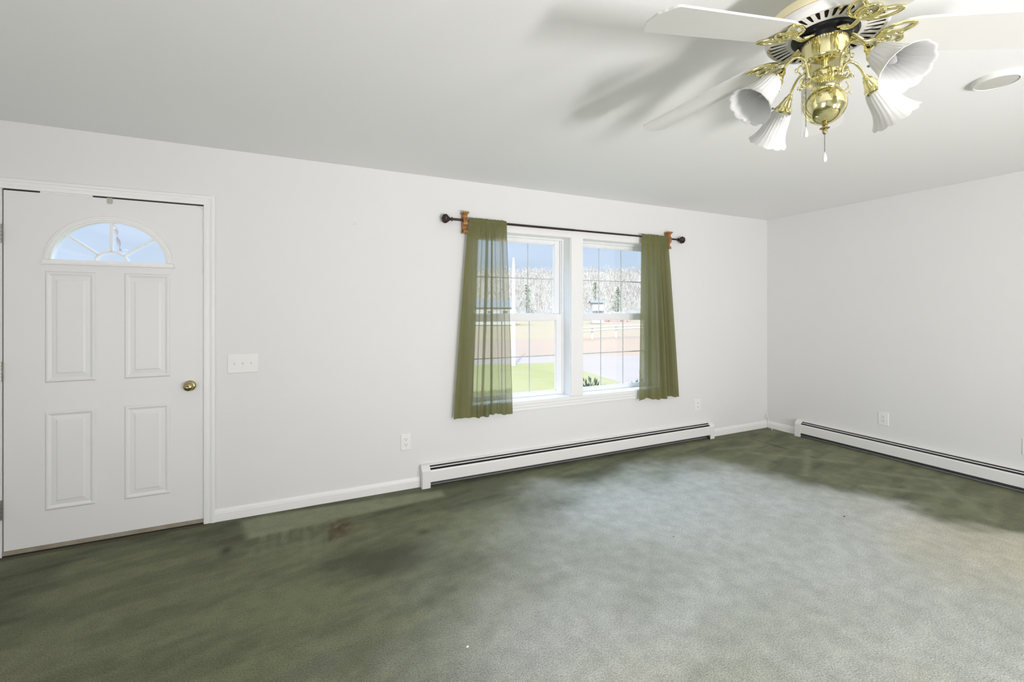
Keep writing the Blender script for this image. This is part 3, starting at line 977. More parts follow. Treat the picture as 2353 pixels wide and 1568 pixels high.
def bracket(x, label):
    e_ = empty('curtain_bracket', (x, D, 2.095))
    tag(e_, label, 'bracket', 'scalloped wooden rod brackets')
    W = 0.036
    mb = MB()
    # side profile in (y, z): wall at y=D, scalloped front edge
    prof = []
    n = 26
    z0, z1 = 2.012, 2.165
    for i in range(n + 1):
        t = i / n
        z = z0 + (z1 - z0) * t
        if t < 0.08: d = 0.060
        elif t < 0.38: d = 0.060 - 0.022 * math.sin((t - 0.08) / 0.30 * PI)
        elif t < 0.62: d = 0.062 + 0.004 * math.sin((t - 0.38) / 0.24 * PI)
        else: d = 0.062 - 0.016 * math.sin((t - 0.62) / 0.38 * PI) + 0.010 * (t - 0.62) / 0.38
        prof.append((D - d, z))
    back = [(D - 0.001, z1), (D - 0.001, z0)]
    hc = (RY, RZ + 0.006)
    hr = 0.017
    outer = prof + back
    # two cheeks with an oval hole each, and the front face between them
    def cheek(xa, xb):
        m = 24
        on = []
        for i in range(m):
            a = 2 * PI * i / m
            dy, dz = math.cos(a), math.sin(a)
            # ray to outline
            best = 1e9
            for j in range(len(outer)):
                p, q = outer[j], outer[(j + 1) % len(outer)]
                ex, ey = q[0] - p[0], q[1] - p[1]
                det = dy * (-ey) + dz * ex
                if abs(det) < 1e-12: continue
                rx, ry = p[0] - hc[0], p[1] - hc[1]
                t = (rx * (-ey) + ry * ex) / det
                u = (dy * ry - dz * rx) / det
                if t > 0 and -1e-6 <= u <= 1 + 1e-6 and t < best: best = t
            on.append((hc[0] + dy * best, hc[1] + dz * best))
        inn = [(hc[0] + hr * math.cos(2 * PI * i / m), hc[1] + 1.25 * hr * math.sin(2 * PI * i / m)) for i in range(m)]
        v = [(xa, *p) for p in on] + [(xa, *p) for p in inn] + [(xb, *p) for p in on] + [(xb, *p) for p in inn]
        f = []
        for i in range(m):
            j = (i + 1) % m
            f += [(i, j, m + j, m + i), (2 * m + i, 2 * m + j, 3 * m + j, 3 * m + i), (i, j, 2 * m + j, 2 * m + i), (m + i, m + j, 3 * m + j, 3 * m + i)]
        mb.add(v, f)
    cheek(x - W / 2, x - W / 2 + 0.007)
    cheek(x + W / 2 - 0.007, x + W / 2)
    v = [(x - W / 2 + 0.001, *p) for p in prof] + [(x + W / 2 - 0.001, *p) for p in prof] + [(x - W / 2 + 0.001, p[0] + 0.008, p[1]) for p in prof] + [(x + W / 2 - 0.001, p[0] + 0.008, p[1]) for p in prof]
    k = len(prof)
    f = []
    for i in range(k - 1):
        f += [(i, i + 1, k + i + 1, k + i), (2 * k + i, 2 * k + i + 1, 3 * k + i + 1, 3 * k + i), (i, i + 1, 2 * k + i + 1, 2 * k + i), (k + i, k + i + 1, 3 * k + i + 1, 3 * k + i)]
    f += [(0, k, 3 * k, 2 * k), (k - 1, 2 * k - 1, 4 * k - 1, 3 * k - 1)]
    mb.add(v, f)
    b_ = mb.build('bracket_body', M['wood'], None, bevel=0.001)
    b_.parent = e_
    b_.location = -Vector(e_.location)
    mb = MB()
    mb.prism([(D - 0.001, 2.160), (D - 0.066, 2.160), (D - 0.074, 2.168), (D - 0.076, 2.176), (D - 0.001, 2.176)], x - W / 2 - 0.008, x + W / 2 + 0.008, 'x')
    c_ = mb.build('bracket_cap', M['wood'], None, bevel=0.002)
    c_.parent = e_
    c_.location = -Vector(e_.location)
    mb = MB()
    mb.prism([(D - 0.001, 2.004), (D - 0.060, 2.004), (D - 0.064, 2.012), (D - 0.001, 2.016)], x - W / 2 - 0.003, x + W / 2 + 0.003, 'x')
    c_ = mb.build('bracket_foot', M['wood'], None, bevel=0.002)
    c_.parent = e_
    c_.location = -Vector(e_.location)
bracket(1.184, 'small honey-brown wooden bracket holding the left end of the rod')
bracket(3.370, 'small honey-brown wooden bracket holding the right end of the rod')

def sst1(a, b, x):
    t = min(1, max(0, (x - a) / (b - a)))
    return t * t * (3 - 2 * t)
def curtain(xt0, xt1, xb0, xb1, zb, pleats, clear, label, seed):
    """pleats: (u at the rod, u at the hem, width, depth) of each standing fold; clear(u, w): see-through amount, set to imitate the brightness behind the cloth"""
    rs = random.Random(seed)
    nu, nv = 300, 80
    zt = RZ + 0.024
    ph = [rs.random() * 6.28 for _ in range(6)]
    def P(u, w):
        z = zt + (zb - zt) * w
        q = w ** 0.9
        x = (xt0 + (xt1 - xt0) * u) * (1 - q) + (xb0 + (xb1 - xb0) * u) * q
        y = RY - 0.006
        grow = 0.45 + 0.85 * sst1(0.0, 0.6, w)
        for (ua, ub, wd, dp) in pleats:
            uc = ua + (ub - ua) * w
            k_ = (u - uc) / wd
            y -= dp * grow * math.exp(-k_ * k_)
            x += 0.35 * dp * grow * k_ * math.exp(-k_ * k_)
        g = math.exp(-w * 10)
        y += 0.006 * g * math.sin(2 * PI * 15 * u + ph[3] + math.sin(17 * u))
        y += 0.0025 * math.sin(2 * PI * 7 * u + ph[4] + 2.0 * w) + 0.008 * math.sin(2 * PI * 1.6 * u + ph[0]) * w
        dz = z - RZ
        if abs(dz) < 0.024:
            y = RY - math.sqrt(max(0.0, 0.0145 ** 2 - (dz * 0.55) ** 2)) + (y - RY) * 0.20
        elif dz < 0:
            k_ = min(1, (-dz - 0.024) / 0.10)
            y = y * k_ + (RY - 0.010 + (y - RY) * 0.35) * (1 - k_)
        if w < 0.006:
            z += 0.0025 * math.sin(2 * PI * 17 * u + ph[1])
        if w > 0.9:
            z += 0.010 * (w - 0.9) * 10 * math.sin(2 * PI * 1.9 * u + ph[2]) - (RY - 0.006 - y) * 0.15 * (w - 0.9) * 10
        return (x, min(y, D - 0.018), z)
    mb = MB()
    v, op = [], []
    ws = [0, 0.004, 0.009, 0.014, 0.019, 0.024, 0.029, 0.036, 0.045, 0.0541, 0.0542] + [0.055 + (0.9429 - 0.055) * k / nv for k in range(1, nv + 1)] + [0.943, 0.95, 0.965, 0.98, 0.992, 1.0]
    n2 = len(ws)
    for i in range(nu + 1):
        for w in ws:
            u = i / nu
            v.append(P(u, w))
            c = clear(u, w)
            if w <= 0.05415 or w >= 0.943 or u < 0.012 or u > 0.988:
                c *= 0.12
            op.append(c)
    f = []
    for i in range(nu):
        for k in range(n2 - 1):
            f.append((i * n2 + k, (i + 1) * n2 + k, (i + 1) * n2 + k + 1, i * n2 + k + 1))
    mb.add(v, f)
    o = mb.build('curtain', M['sheer'], None, smooth=80, origin=((xt0 + xt1) / 2, RY, RZ))
    a_ = o.data.attributes.new('clearness', 'FLOAT', 'POINT')
    a_.data.foreach_set('value', op)
    tag(o, label, 'curtain', 'sheer green curtain panels')
def clear_left(u, w):
    c = 0.55 * sst1(0.245, 0.285, u - 0.02 * w)  # clear over the bright glass, nearly opaque over the dimmer wall
    for (ua, ub, wd, k) in ((0.36, 0.37, 0.009, 0.45), (0.485, 0.47, 0.026, 0.18), (0.60, 0.62, 0.014, 0.12), (0.68, 0.75, 0.008, 0.6), (0.865, 0.86, 0.020, 0.45)):
        uc = ua + (ub - ua) * w
        t = abs(u - uc) / wd
        c *= 1 - (1 - k) * (1 - sst1(0.7, 1.25, t))
    if u < 0.29:
        c = max(c, 0.06)
    return c * (1 - 0.88 * (1 - sst1(0.097, 0.103, w))) * (1 - 0.55 * sst1(0.865, 0.88, w))  # kept dense above and below the glass, where the backing is dimmer
def clear_right(u, w):
    c = 0.07 + 0.16 * math.exp(-((u - 0.12) / 0.10) ** 2)
    return c
curtain(1.213, 1.548, 1.086, 1.607, 0.512,
        [(0.10, 0.12, 0.06, 0.012), (0.27, 0.22, 0.05, 0.020), (0.36, 0.40, 0.020, 0.016), (0.485, 0.54, 0.030, 0.028), (0.61, 0.64, 0.022, 0.020), (0.69, 0.74, 0.018, 0.012), (0.865, 0.82, 0.035, 0.018)],
        clear_left, 'sheer olive green curtain panel hanging over the left window', 11)
curtain(3.005, 3.345, 2.972, 3.500, 0.500,
        [(0.10, 0.10, 0.07, 0.010), (0.30, 0.30, 0.045, 0.030), (0.44, 0.46, 0.030, 0.016), (0.56, 0.60, 0.045, 0.036), (0.70, 0.74, 0.030, 0.018), (0.84, 0.86, 0.045, 0.030)],
        clear_right, 'olive green curtain panel gathered at the right end of the rod', 23)

# ------------------------------------------------------------------ baseboard heaters
def heater(length, xf, label, end0=True, end1=True):
    """local: x along the wall, y = distance out of the wall (positive), z up"""
    e_ = empty('baseboard_heater')
    e_.matrix_world = xf
    tag(e_, label, 'heater', 'white baseboard heaters')
    def P(mb, n, m, **k):
        o = mb.build(n, m, None, **k)
        o.parent = e_
        return o
    L = length
    mb = MB()
    # back plate and hood
    mb.prism([(0, 0.165), (0.0, 0.173), (0.020, 0.1695), (0.026, 0.166), (0.026, 0.162), (0.019, 0.1655)], 0.02, L - 0.02, 'x')
    P(mb, 'top_hood', M['heater'], smooth=30)
    mb = MB()
    mb.prism([(0.036, 0.1515), (0.044, 0.1475), (0.045, 0.1495), (0.037, 0.1535)], 0.03, L - 0.03, 'x')
    P(mb, 'damper_blade', M['heater'])
    mb = MB()
    mb.prism([(0.058, 0.128), (0.0585, 0.044), (0.0625, 0.043), (0.0635, 0.124), (0.0615, 0.132), (0.057, 0.137), (0.055, 0.135)], 0.03, L - 0.03, 'x')
    P(mb, 'front_panel', M['heater'], bevel=0.0008)
    mb = MB()
    mb.box(0.03, L - 0.03, 0.004, 0.05, 0.060, 0.120)
    mb.box(0.02, L - 0.02, 0.0005, 0.004, 0.004, 0.165)
    P(mb, 'heating_fins', M['darkgrey'])
    capp = [(0, 0), (0.0655, 0), (0.0655, 0.133), (0.060, 0.143), (0.042, 0.160), (0.028, 0.170), (0, 0.176)]
    def cap(a_, b_):
        mb = MB()
        t = 0.0025
        inner = [(p[0] - (t if p[0] > 0 else 0), p[1] - (t if p[1] > 0 else 0)) for p in capp]
        n = len(capp)
        v = [(a_, *p) for p in capp] + [(b_, *p) for p in capp] + [(a_, *p) for p in inner] + [(b_, *p) for p in inner]
        f = []
        for i in range(1, n - 1):
            f += [(i, i + 1, n + i + 1, n + i), (2 * n + i, 2 * n + i + 1, 3 * n + i + 1, 3 * n + i)]
            f += [(i, i + 1, 2 * n + i + 1, 2 * n + i), (n + i, n + i + 1, 3 * n + i + 1, 3 * n + i)]
        f += [(1, n + 1, 3 * n + 1, 2 * n + 1), (n - 1, 2 * n - 1, 4 * n - 1, 3 * n - 1)]
        mb.add(v, f)
        side = a_ if a_ < L / 2 else b_
        mb.prism(capp, side - (0.001 if a_ < L / 2 else 0.0), side + (0.001 if a_ >= L / 2 else 0.0015), 'x')
        P(mb, 'end_cap', M['heater'])
    if end0: cap(0, 0.066)
    if end1: cap(L - 0.062, L)
    return e_
xf = Matrix(((1, 0, 0, 0.830), (0, -1, 0, D), (0, 0, 1, 0), (0, 0, 0, 1)))
heater(4.002 - 0.830, xf, 'long white baseboard heater under the twin window')
xf = Matrix(((0, -1, 0, X), (-1, 0, 0, 3.082), (0, 0, 1, 0), (0, 0, 0, 1)))
heater(3.082 - 0.45, xf, 'white baseboard heater along the right wall')

# ------------------------------------------------------------------ switches and outlets
def wallframe(side, pos):
    # local x right on the wall, local y out of the wall, z up
    if side == 'front':
        return Matrix(((1, 0, 0, pos[0]), (0, -1, 0, D), (0, 0, 1, pos[1]), (0, 0, 0, 1)))
    return Matrix(((0, -1, 0, X), (-1, 0, 0, pos[0]), (0, 0, 1, pos[1]), (0, 0, 0, 1)))
def plate_mesh(w, h_):
    mb = MB()
    v = []
    for ins, t in ((0, 0), (0, 0.0025), (0.004, 0.006)):
        v += [(-w / 2 + ins, t, -h_ / 2 + ins), (w / 2 - ins, t, -h_ / 2 + ins), (w / 2 - ins, t, h_ / 2 - ins), (-w / 2 + ins, t, h_ / 2 - ins)]
    f = []
    for r in range(2):
        for i in range(4):
            j = (i + 1) % 4
            f.append((r * 4 + i, r * 4 + j, r * 4 + 4 + j, r * 4 + 4 + i))
    f += [(8, 9, 10, 11), (3, 2, 1, 0)]
    return mb.add(v, f)
def outlet(side, pos, label, w=0.080, h_=0.126, parts=True):
    e_ = empty('wall_outlet')
    e_.matrix_world = wallframe(side, pos)
    tag(e_, label, 'outlet', 'white duplex wall outlets')
    def P(mb, n, m, par=None, **k):
        o = mb.build(n, m, None, **k)
        o.parent = par or e_
        return o
    P(plate_mesh(w, h_), 'cover_plate', M['plastic'], bevel=0.0008)
    mb = MB()
    mb.box(-0.0185, 0.0185, 0.005, 0.0072, -0.035, 0.035)
    P(mb, 'outlet_insert', M['plastic'], bevel=0.001)
    for s_ in (-1, 1):
        zc = 0.0205 * s_
        mb = MB()
        poly = [(0.0165 * math.cos(a), zc + 0.0145 * math.sin(a)) for a in [2 * PI * i / 24 for i in range(24)]]
        mb.prism(poly, 0.007, 0.0085, 'y')
        r = P(mb, 'receptacle', M['plastic'], smooth=40)
        mb = MB()
        mb.box(-0.0085, -0.006, 0.0083, 0.0090, zc - 0.001, zc + 0.0085)
        mb.box(0.006, 0.0085, 0.0083, 0.0090, zc, zc + 0.0078)
        mb.prism([(0.003 * math.cos(a), zc - 0.0075 + 0.003 * math.sin(a)) for a in [2 * PI * i / 12 for i in range(12)]], 0.0083, 0.0090, 'y')
        P(mb, 'socket_slots', M['slot'], r)
    return e_
outlet('front', (0.7185, 0.3625), 'white duplex outlet on the front wall left of the long heater')
outlet('front', (3.822, 0.366), 'white duplex outlet on the front wall between right curtain and corner', 0.084, 0.122)
outlet('right', (2.285, 0.356), 'white duplex outlet on the right wall above the heater, whole in view', 0.084, 0.122)
outlet('right', (1.354, 0.345), 'white outlet plate on the right wall, barely showing at the frame edge')

e_ = empty('light_switch')
e_.matrix_world = wallframe('front', (-0.362, 1.027))
tag(e_, 'white triple toggle switch plate beside the entry door', 'light switch')
o = plate_mesh(0.178, 0.129).build('cover_plate', M['plastic'], None, bevel=0.0008)
o.parent = e_
for i in (-1, 0, 1):
    mb = MB()
    cx = i * 0.048
    mb.box(cx - 0.0052, cx + 0.0052, 0.0055, 0.0072, -0.012, 0.012)
    s_ = mb.build('switch_slot', M['plastic'], None, bevel=0.0005)
    s_.parent = e_
    mb = MB()
    mb.prism([(0.006, -0.009), (0.020, 0.003), (0.0205, 0.009), (0.006, 0.006)], cx - 0.0038, cx + 0.0038, 'x')
    t_ = mb.build('toggle', M['plastic'], None, bevel=0.0008)
    t_.parent = e_
    for zz in (-0.030, 0.030):
        mb = MB().lathe([(0, 0.0055), (0.003, 0.0055), (0.003, 0.0068), (0, 0.0075)], 12, Matrix.Translation((cx, 0, zz)) @ Matrix.Rotation(-PI / 2, 4, 'X'))
        s2 = mb.build('plate_screw', M['plastic'], None)
        s2.parent = e_

# small marks, cord, litter
o = MB().lathe([(0, 0), (0.003, 0), (0.0025, 0.003), (0, 0.004)], 12, Matrix.Translation((0.344, D, 2.016)) @ Matrix.Rotation(PI / 2, 4, 'X')).build('wall_nail', M['nail'], smooth=40)
tag(o, 'tiny grey nail head high on the wall between door and window', 'nail')
mb = MB()
mb.tube(smoothpath([(X - 0.018, D - 0.012, 0.175), (X - 0.024, D - 0.02, 0.14), (X - 0.012, D - 0.022, 0.10), (X - 0.022, D - 0.026, 0.05), (X - 0.028, D - 0.032, 0.008), (X - 0.05, D - 0.09, 0.008), (X - 0.10, D - 0.13, 0.008)], 6), 0.0045, 8)
mb.tube(smoothpath([(X - 0.022, D - 0.018, 0.16), (X - 0.04, D - 0.012, 0.148), (X - 0.05, D - 0.018, 0.12), (X - 0.03, D - 0.022, 0.10)], 6), 0.004, 8)
o = mb.build('cable_end', M['cord'], smooth=60)
tag(o, 'short loose white cable coming down the room corner', 'cable')
for i, (x_, y_, s_, m_, lb) in enumerate([(3.27, 1.73, 0.008, 'red_debris', 'tiny dark red crumb on the pale carpet toward the right'), (0.61, 1.72, 0.009, 'pendant', 'tiny white paper scrap on the carpet at the bottom centre'), (2.04, 2.02, 0.005, 'black', 'tiny dark speck on the pale carpet toward the centre')]):
    mb = MB()
    vs_ = [Vector((math.cos(a) * (0.6 + 0.4 * random.random()), math.sin(a) * (0.4 + 0.4 * random.random()), 0)) * s_ for a in [2 * PI * k / 9 for k in range(9)]]
    n = len(vs_)
    mb.add([(x_ + p.x, y_ + p.y, 0.001) for p in vs_] + [(x_ + p.x * 0.6, y_ + p.y * 0.6, 0.001 + s_ * 0.5) for p in vs_], [(k, (k + 1) % n, n + (k + 1) % n, n + k) for k in range(n)] + [list(range(n, 2 * n)), list(range(n))[::-1]])
    o = mb.build('carpet_crumb' if i != 1 else 'paper_scrap', M[m_], smooth=60)
    tag(o, lb, 'litter')

# round ceiling disc
e_ = empty('ceiling_speaker', (2.862, 0.885, H))
tag(e_, 'round white ceiling disc with grey mesh centre right of the fan', 'speaker')
mb = MB()
mb.lathe([(0.083, 0), (0.083, -0.006), (0.080, -0.018), (0.077, -0.021), (0.073, -0.022), (0.072, -0.018)], 64, closed_ends=False)
mb.lathe([(0.0, -0.006), (0.075, -0.006)], 64, closed_ends=False)
o = mb.build('speaker_rim', M['fanwhite'], e_, smooth=40)
mb = MB()
mb.lathe([(0, -0.0205), (0.040, -0.0203), (0.0725, -0.0185), (0.0725, -0.012), (0, -0.012)], 64)
o = mb.build('speaker_grille', M['mesh_grey'], e_, smooth=40)
o['label'] = 'grey perforated grille'

# ------------------------------------------------------------------ ceiling fan
FX, FY = 1.508, 0.854
fan = empty('ceiling_fan', (FX, FY, H))
tag(fan, 'white and brass five-blade ceiling fan with four bell lamp shades', 'ceiling fan')
def fp(mb, n, m, par=None, **k):
    o = mb.build(n, m, None, **k)
    o.parent = par or fan
    return o
zz = lambda z: z - H        # local heights
mb = MB()
mb.lathe([(0.0, 0), (0.085, 0), (0.085, -0.03), (0.075, -0.06), (0.065, -0.085), (0.065, zz(2.33)), (0.0, zz(2.33))], 48)
fp(mb, 'ceiling_canopy', M['fanwhite'], smooth=40)
mb = MB()
mb.lathe([(0.06, zz(2.325)), (0.150, zz(2.322)), (0.163, zz(2.316)), (0.166, zz(2.310)), (0.166, zz(2.288)), (0.160, zz(2.285))], 72, closed_ends=False)
o = fp(mb, 'housing_band', M['cream'], smooth=40)
o['label'] = 'cream coloured band'
# housing with real vent slots
mb = MB()
prof_out = [(0.160, zz(2.286)), (0.166, zz(2.284)), (0.167, zz(2.272)), (0.164, zz(2.262)), (0.158, zz(2.256))]
mb.lathe(prof_out, 120, closed_ends=False)
NS = 40
zr = lambda r: zz(2.2560 + (0.158 - r) * 0.06)
def sector(r0, r1, a0, a1, n=3, dz=0.0):
    v, f = [], []
    for i in range(n + 1):
        a = a0 + (a1 - a0) * i / n
        for r in (r0, r1):
            v.append((r * math.cos(a), r * math.sin(a), zr(r) + dz))
    for i in range(n):
        f.append((2 * i, 2 * i + 2, 2 * i + 3, 2 * i + 1))
    mb.add(v, f)
mb.lathe([(0.158, zr(0.158)), (0.1525, zr(0.1525))], 120, closed_ends=False)
mb.lathe([(0.1035, zr(0.1035)), (0.088, zr(0.088))], 120, closed_ends=False)
for i in range(NS):
    a0 = 2 * PI * i / NS
    w = 2 * PI / NS
    # bars between slots: tapered slots (narrow inside)
    v, f = [], []
    for r, fr_ in ((0.1035, 0.5), (0.107, 0.30), (0.130, 0.25), (0.149, 0.24), (0.1525, 0.5)):
        for sgn in (-1, 1):
            aa = a0 + sgn * w * fr_ 
            v.append((r * math.cos(aa), r * math.sin(aa), zr(r)))
    for k in range(4):
        f.append((2 * k, 2 * k + 1, 2 * k + 3, 2 * k + 2))
    # walls down into the housing
    o0 = len(v)
    v += [(p[0], p[1], p[2] + 0.002) for p in v[:10]]
    for k in range(4):
        f.append((2 * k, 2 * k + 2, o0 + 2 * k + 2, o0 + 2 * k))
        f.append((2 * k + 1, 2 * k + 3, o0 + 2 * k + 3, o0 + 2 * k + 1))
    mb.add(v, f)
fp(mb, 'motor_housing', M['fanwhite'], smooth=30)
mb = MB()
mb.lathe([(0.088, zz(2.263)), (0.156, zz(2.263)), (0.156, zz(2.268)), (0.088, zz(2.268))], 72, closed_ends=False)
for i in range(60):
    a = 2 * PI * i / 60
    mb.box(0.100, 0.154, -0.0012, 0.0012, zz(2.2615), zz(2.264), Matrix.Rotation(a, 4, 'Z'))
fp(mb, 'motor_windings', M['ventdark'])
mb = MB()
mb.lathe([(0, zz(2.30)), (0.092, zz(2.275)), (0.092, zz(2.256)), (0.088, zz(2.250)), (0.070, zz(2.247)), (0.066, zz(2.236)), (0.0, zz(2.236))], 64)
fp(mb, 'flywheel', M['fanblack'], smooth=40)
for a in (0.6, 2.2, 3.9):
    mb = MB()
    mb.lathe([(0, zz(2.258)), (0.005, zz(2.256)), (0.005, zz(2.249)), (0.003, zz(2.246)), (0, zz(2.245))], 12, Matrix.Translation((0.155 * math.cos(a), 0.155 * math.sin(a), 0)))
    fp(mb, 'housing_screw', M['oldbrass'], smooth=50)
# switch housing
mb = MB()
pr = [(0.0, zz(2.240)), (0.060, zz(2.240)), (0.063, zz(2.237)), (0.063, zz(2.2285)), (0.0625, zz(2.2275)), (0.0625, zz(2.180)), (0.061, zz(2.174)), (0.056, zz(2.170)), (0.047, zz(2.169)), (0.045, zz(2.167)), (0.0, zz(2.167))]
mb.lathe(pr, 64)
sh = fp(mb, 'switch_housing', M['brass'], smooth=40)
mb = MB()
for i in range(56):
    a = 2 * PI * i / 56
    mb.box(0.0615, 0.0637, -0.0010, 0.0010, zz(2.2265), zz(2.2365), Matrix.Rotation(a, 4, 'Z'))
fp(mb, 'housing_slits', M['oldbrass'], sh)
mb = MB()
mb.box(0.0615, 0.0640, -0.009, 0.009, zz(2.196), zz(2.212), Matrix.Rotation(math.radians(-62), 4, 'Z'))
mb.box(0.0615, 0.0640, -0.004, 0.004, zz(2.186), zz(2.190), Matrix.Rotation(math.radians(-62), 4, 'Z'))
o = fp(mb, 'reverse_switch', M['black'], sh)
mb = MB()
for k in range(2):
    cx = -0.012 + 0.024 * k
    mb.lathe([(0.0065, zz(2.168)), (0.0065, zz(2.130))], 16, Matrix.Translation((cx * 0.5, cx * 0.3, 0)), closed_ends=False)
for k in range(6):
    z = 2.166 - k * 0.004
    mb.lathe([(0, zz(z)), (0.010, zz(z)), (0.011, zz(z - 0.0015)), (0.010, zz(z - 0.003)), (0, zz(z - 0.003))], 24)
fp(mb, 'threaded_stem', M['brass'], smooth=40)
# light kit body: drum, flange, ball, finial
mb = MB()
mb.lathe([(0, zz(2.146)), (0.036, zz(2.146)), (0.038, zz(2.143)), (0.037, zz(2.118)), (0.037, zz(2.116)), (0, zz(2.116))], 48)
kit = fp(mb, 'light_kit_drum', M['brass'], smooth=40)
mb = MB()
def flute(r, z, a):
    return r * (1 + 0.012 * math.cos(48 * a))
mb.lathe([(0, zz(2.118)), (0.050, zz(2.118)), (0.053, zz(2.114)), (0.051, zz(2.110)), (0.040, zz(2.106)), (0.030, zz(2.098)), (0.026, zz(2.090)), (0, zz(2.090))], 144, rad=flute)
fp(mb, 'fluted_flange', M['brass'], smooth=30)
mb = MB()
bp_ = []
for i in range(25):
    a = -PI / 2 + PI * i / 24
    bp_.append((max(0.0, 0.0600 * math.cos(a)) + (0.0 if 0 < i < 24 else 0), zz(2.036) + 0.0590 * math.sin(a)))
mb.lathe(bp_, 64)
fp(mb, 'brass_ball', M['brass'], smooth=60)
mb = MB()
mb.lathe([(0.0, zz(1.982)), (0.009, zz(1.980)), (0.009, zz(1.975)), (0.006, zz(1.972)), (0.0075, zz(1.968)), (0.014, zz(1.965)), (0.014, zz(1.963)), (0.006, zz(1.959)), (0.008, zz(1.954)), (0.006, zz(1.948)), (0.003, zz(1.944)), (0, zz(1.943))], 24)
fp(mb, 'bottom_finial', M['oldbrass'], smooth=40)

def pull_chain(x, y, z0, z1, lab):
    mb = MB()
    n = int((z0 - z1) / 0.0040)
    for i in range(n):
        z = z0 - i * 0.0040
        r = 0.0017
        mb.lathe([(0, z + r), (r * 0.8, z + r * 0.6), (r, z), (r * 0.8, z - r * 0.6), (0, z - r)], 6, Matrix.Translation((x, y, 0)))
    c = fp(mb, 'pull_chain', M['chain'], smooth=60)
    c['label'] = lab
    mb = MB()
    mb.lathe([(0, z1 + 0.002), (0.002, z1 + 0.001), (0.0030, z1 - 0.003), (0.0055, z1 - 0.012), (0.0062, z1 - 0.019), (0.0048, z1 - 0.026), (0.0025, z1 - 0.028), (0, z1 - 0.028)], 20, Matrix.Translation((x, y, 0)))
    o = fp(mb, 'chain_pendant', M['pendant'], c, smooth=60)
    return c
pull_chain(0, 0, zz(1.943), zz(1.884), 'short bead chain below the brass ball')
rtv = Vector((math.cos(math.radians(-25.26)), math.sin(math.radians(-25.26)), 0))
fwv = Vector((-rtv.y, rtv.x, 0))
pc_ = rtv * (-0.0601) + fwv * 0.0
pull_chain(pc_.x, pc_.y, zz(2.182), zz(1.963), 'long bead chain beside the brass ball')

# blades
def make_blade(ang):
    a = math.radians(ang)
    zb, dr, pc2 = 2.253, 0.125, -0.155
    C2, S2 = math.cos(pc2), math.sin(pc2)
    d = Vector((math.cos(a), math.sin(a), 0))
    n = Vector((-d.y, d.x, 0))
    def L(u, v, off=0.0):
        p = d * u + n * (v * C2)
        p.z = zz(zb + v * S2 - dr * u) + off
        return p
    R_ = 0.66
    hw = lambda u: 0.069 + (0.076 - 0.069) * (u - 0.2) / (R_ - 0.2)
    u0 = 0.165
    out_ = []
    # outline (u, v) one side root -> tip, mirrored
    side = [(u0, 0.020), (u0 + 0.004, 0.040), (u0 + 0.014, 0.052), (u0 + 0.030, 0.062), (u0 + 0.055, 0.0685)]
    for k in range(1, 9):
        u = 0.22 + (0.610 - 0.22) * k / 8
        side.append((u, hw(u)))
    side += [(0.628, hw(0.63)), (0.634, hw(0.63) - 0.004), (0.641, 0.062), (0.646, 0.050), (0.652, 0.042), (0.655, 0.034), (0.660, 0.026), (0.660, 0.0)]
    pts2 = side + [(u, -v) for (u, v) in side[::-1][1:]]
    mb = MB()
    t = 0.0035
    N = len(pts2)
    top = [L(u, v, t) for u, v in pts2]
    bot = [L(u, v, -t) for u, v in pts2]
    mb.add(top + bot, [list(range(N)), list(range(N, 2 * N))[::-1]] + [(i, (i + 1) % N, N + (i + 1) % N, N + i) for i in range(N)])
    bl = fp(mb, 'fan_blade', M['blade'], None)
    bl.parent = fan
    # bracket
    mb = MB()
    o_ = -0.0085
    arm = smoothpath([L(0.070, 0.0, -0.002), L(0.085, 0.0, -0.010), L(0.105, 0.002, -0.016), L(0.125, 0.002, -0.012), L(0.140, 0.0, o_)], 5)
    mb.tube(arm, [0.009] * 4 + [0.008] * (len(arm) - 4), 10, flat=0.7)
    mb.tube(smoothpath([L(0.068, 0.016, 0.0), L(0.080, 0.014, -0.006), L(0.100, 0.006, -0.013)], 4), 0.005, 8)
    mb.tube(smoothpath([L(0.068, -0.016, 0.0), L(0.080, -0.014, -0.006), L(0.100, -0.006, -0.013)], 4), 0.005, 8)
    rt = 0.0052
    ov = [L(0.170 + 0.034 * math.cos(q), 0.020 * math.sin(q), o_) for q in [2 * PI * k / 28 for k in range(28)]]
    mb.tube(ov, rt, 8, closed=True)
    ov = [L(0.156 + 0.018 * math.cos(q), 0.011 * math.sin(q), o_ - 0.001) for q in [2 * PI * k / 20 for k in range(20)]]
    mb.tube(ov, rt * 0.8, 8, closed=True)
    for sg in (-1, 1):
        petal = smoothpath([L(0.136, 0.004 * sg, o_), L(0.142, 0.030 * sg, o_), L(0.160, 0.052 * sg, o_), L(0.190, 0.064 * sg, o_), L(0.214, 0.064 * sg, o_)], 5)
        mb.tube(petal, rt, 8)
        petal = smoothpath([L(0.214, 0.064 * sg, o_), L(0.211, 0.050 * sg, o_), L(0.200, 0.034 * sg, o_), L(0.186, 0.020 * sg, o_)], 5)
        mb.tube(petal, rt, 8)
        petal = smoothpath([L(0.140, 0.006 * sg, o_), L(0.150, 0.022 * sg, o_), L(0.166, 0.030 * sg, o_), L(0.186, 0.030 * sg, o_), L(0.200, 0.034 * sg, o_)], 5)
        mb.tube(petal, rt * 0.85, 8)
    for (u, v) in ((0.155, 0.0), (0.192, 0.026), (0.192, -0.026)):
        c = L(u, v, o_ - 0.001)
        mb.lathe([(0, -0.006), (0.005, -0.005), (0.0065, -0.002), (0.0065, 0.004), (0, 0.004)], 14, Matrix.Translation(c))
    fp(mb, 'blade_bracket', M['brass'], bl, smooth=50)
    return bl
for ang in (174.4, 102.4, 30.4, 246.4, 318.4):
    make_blade(ang)

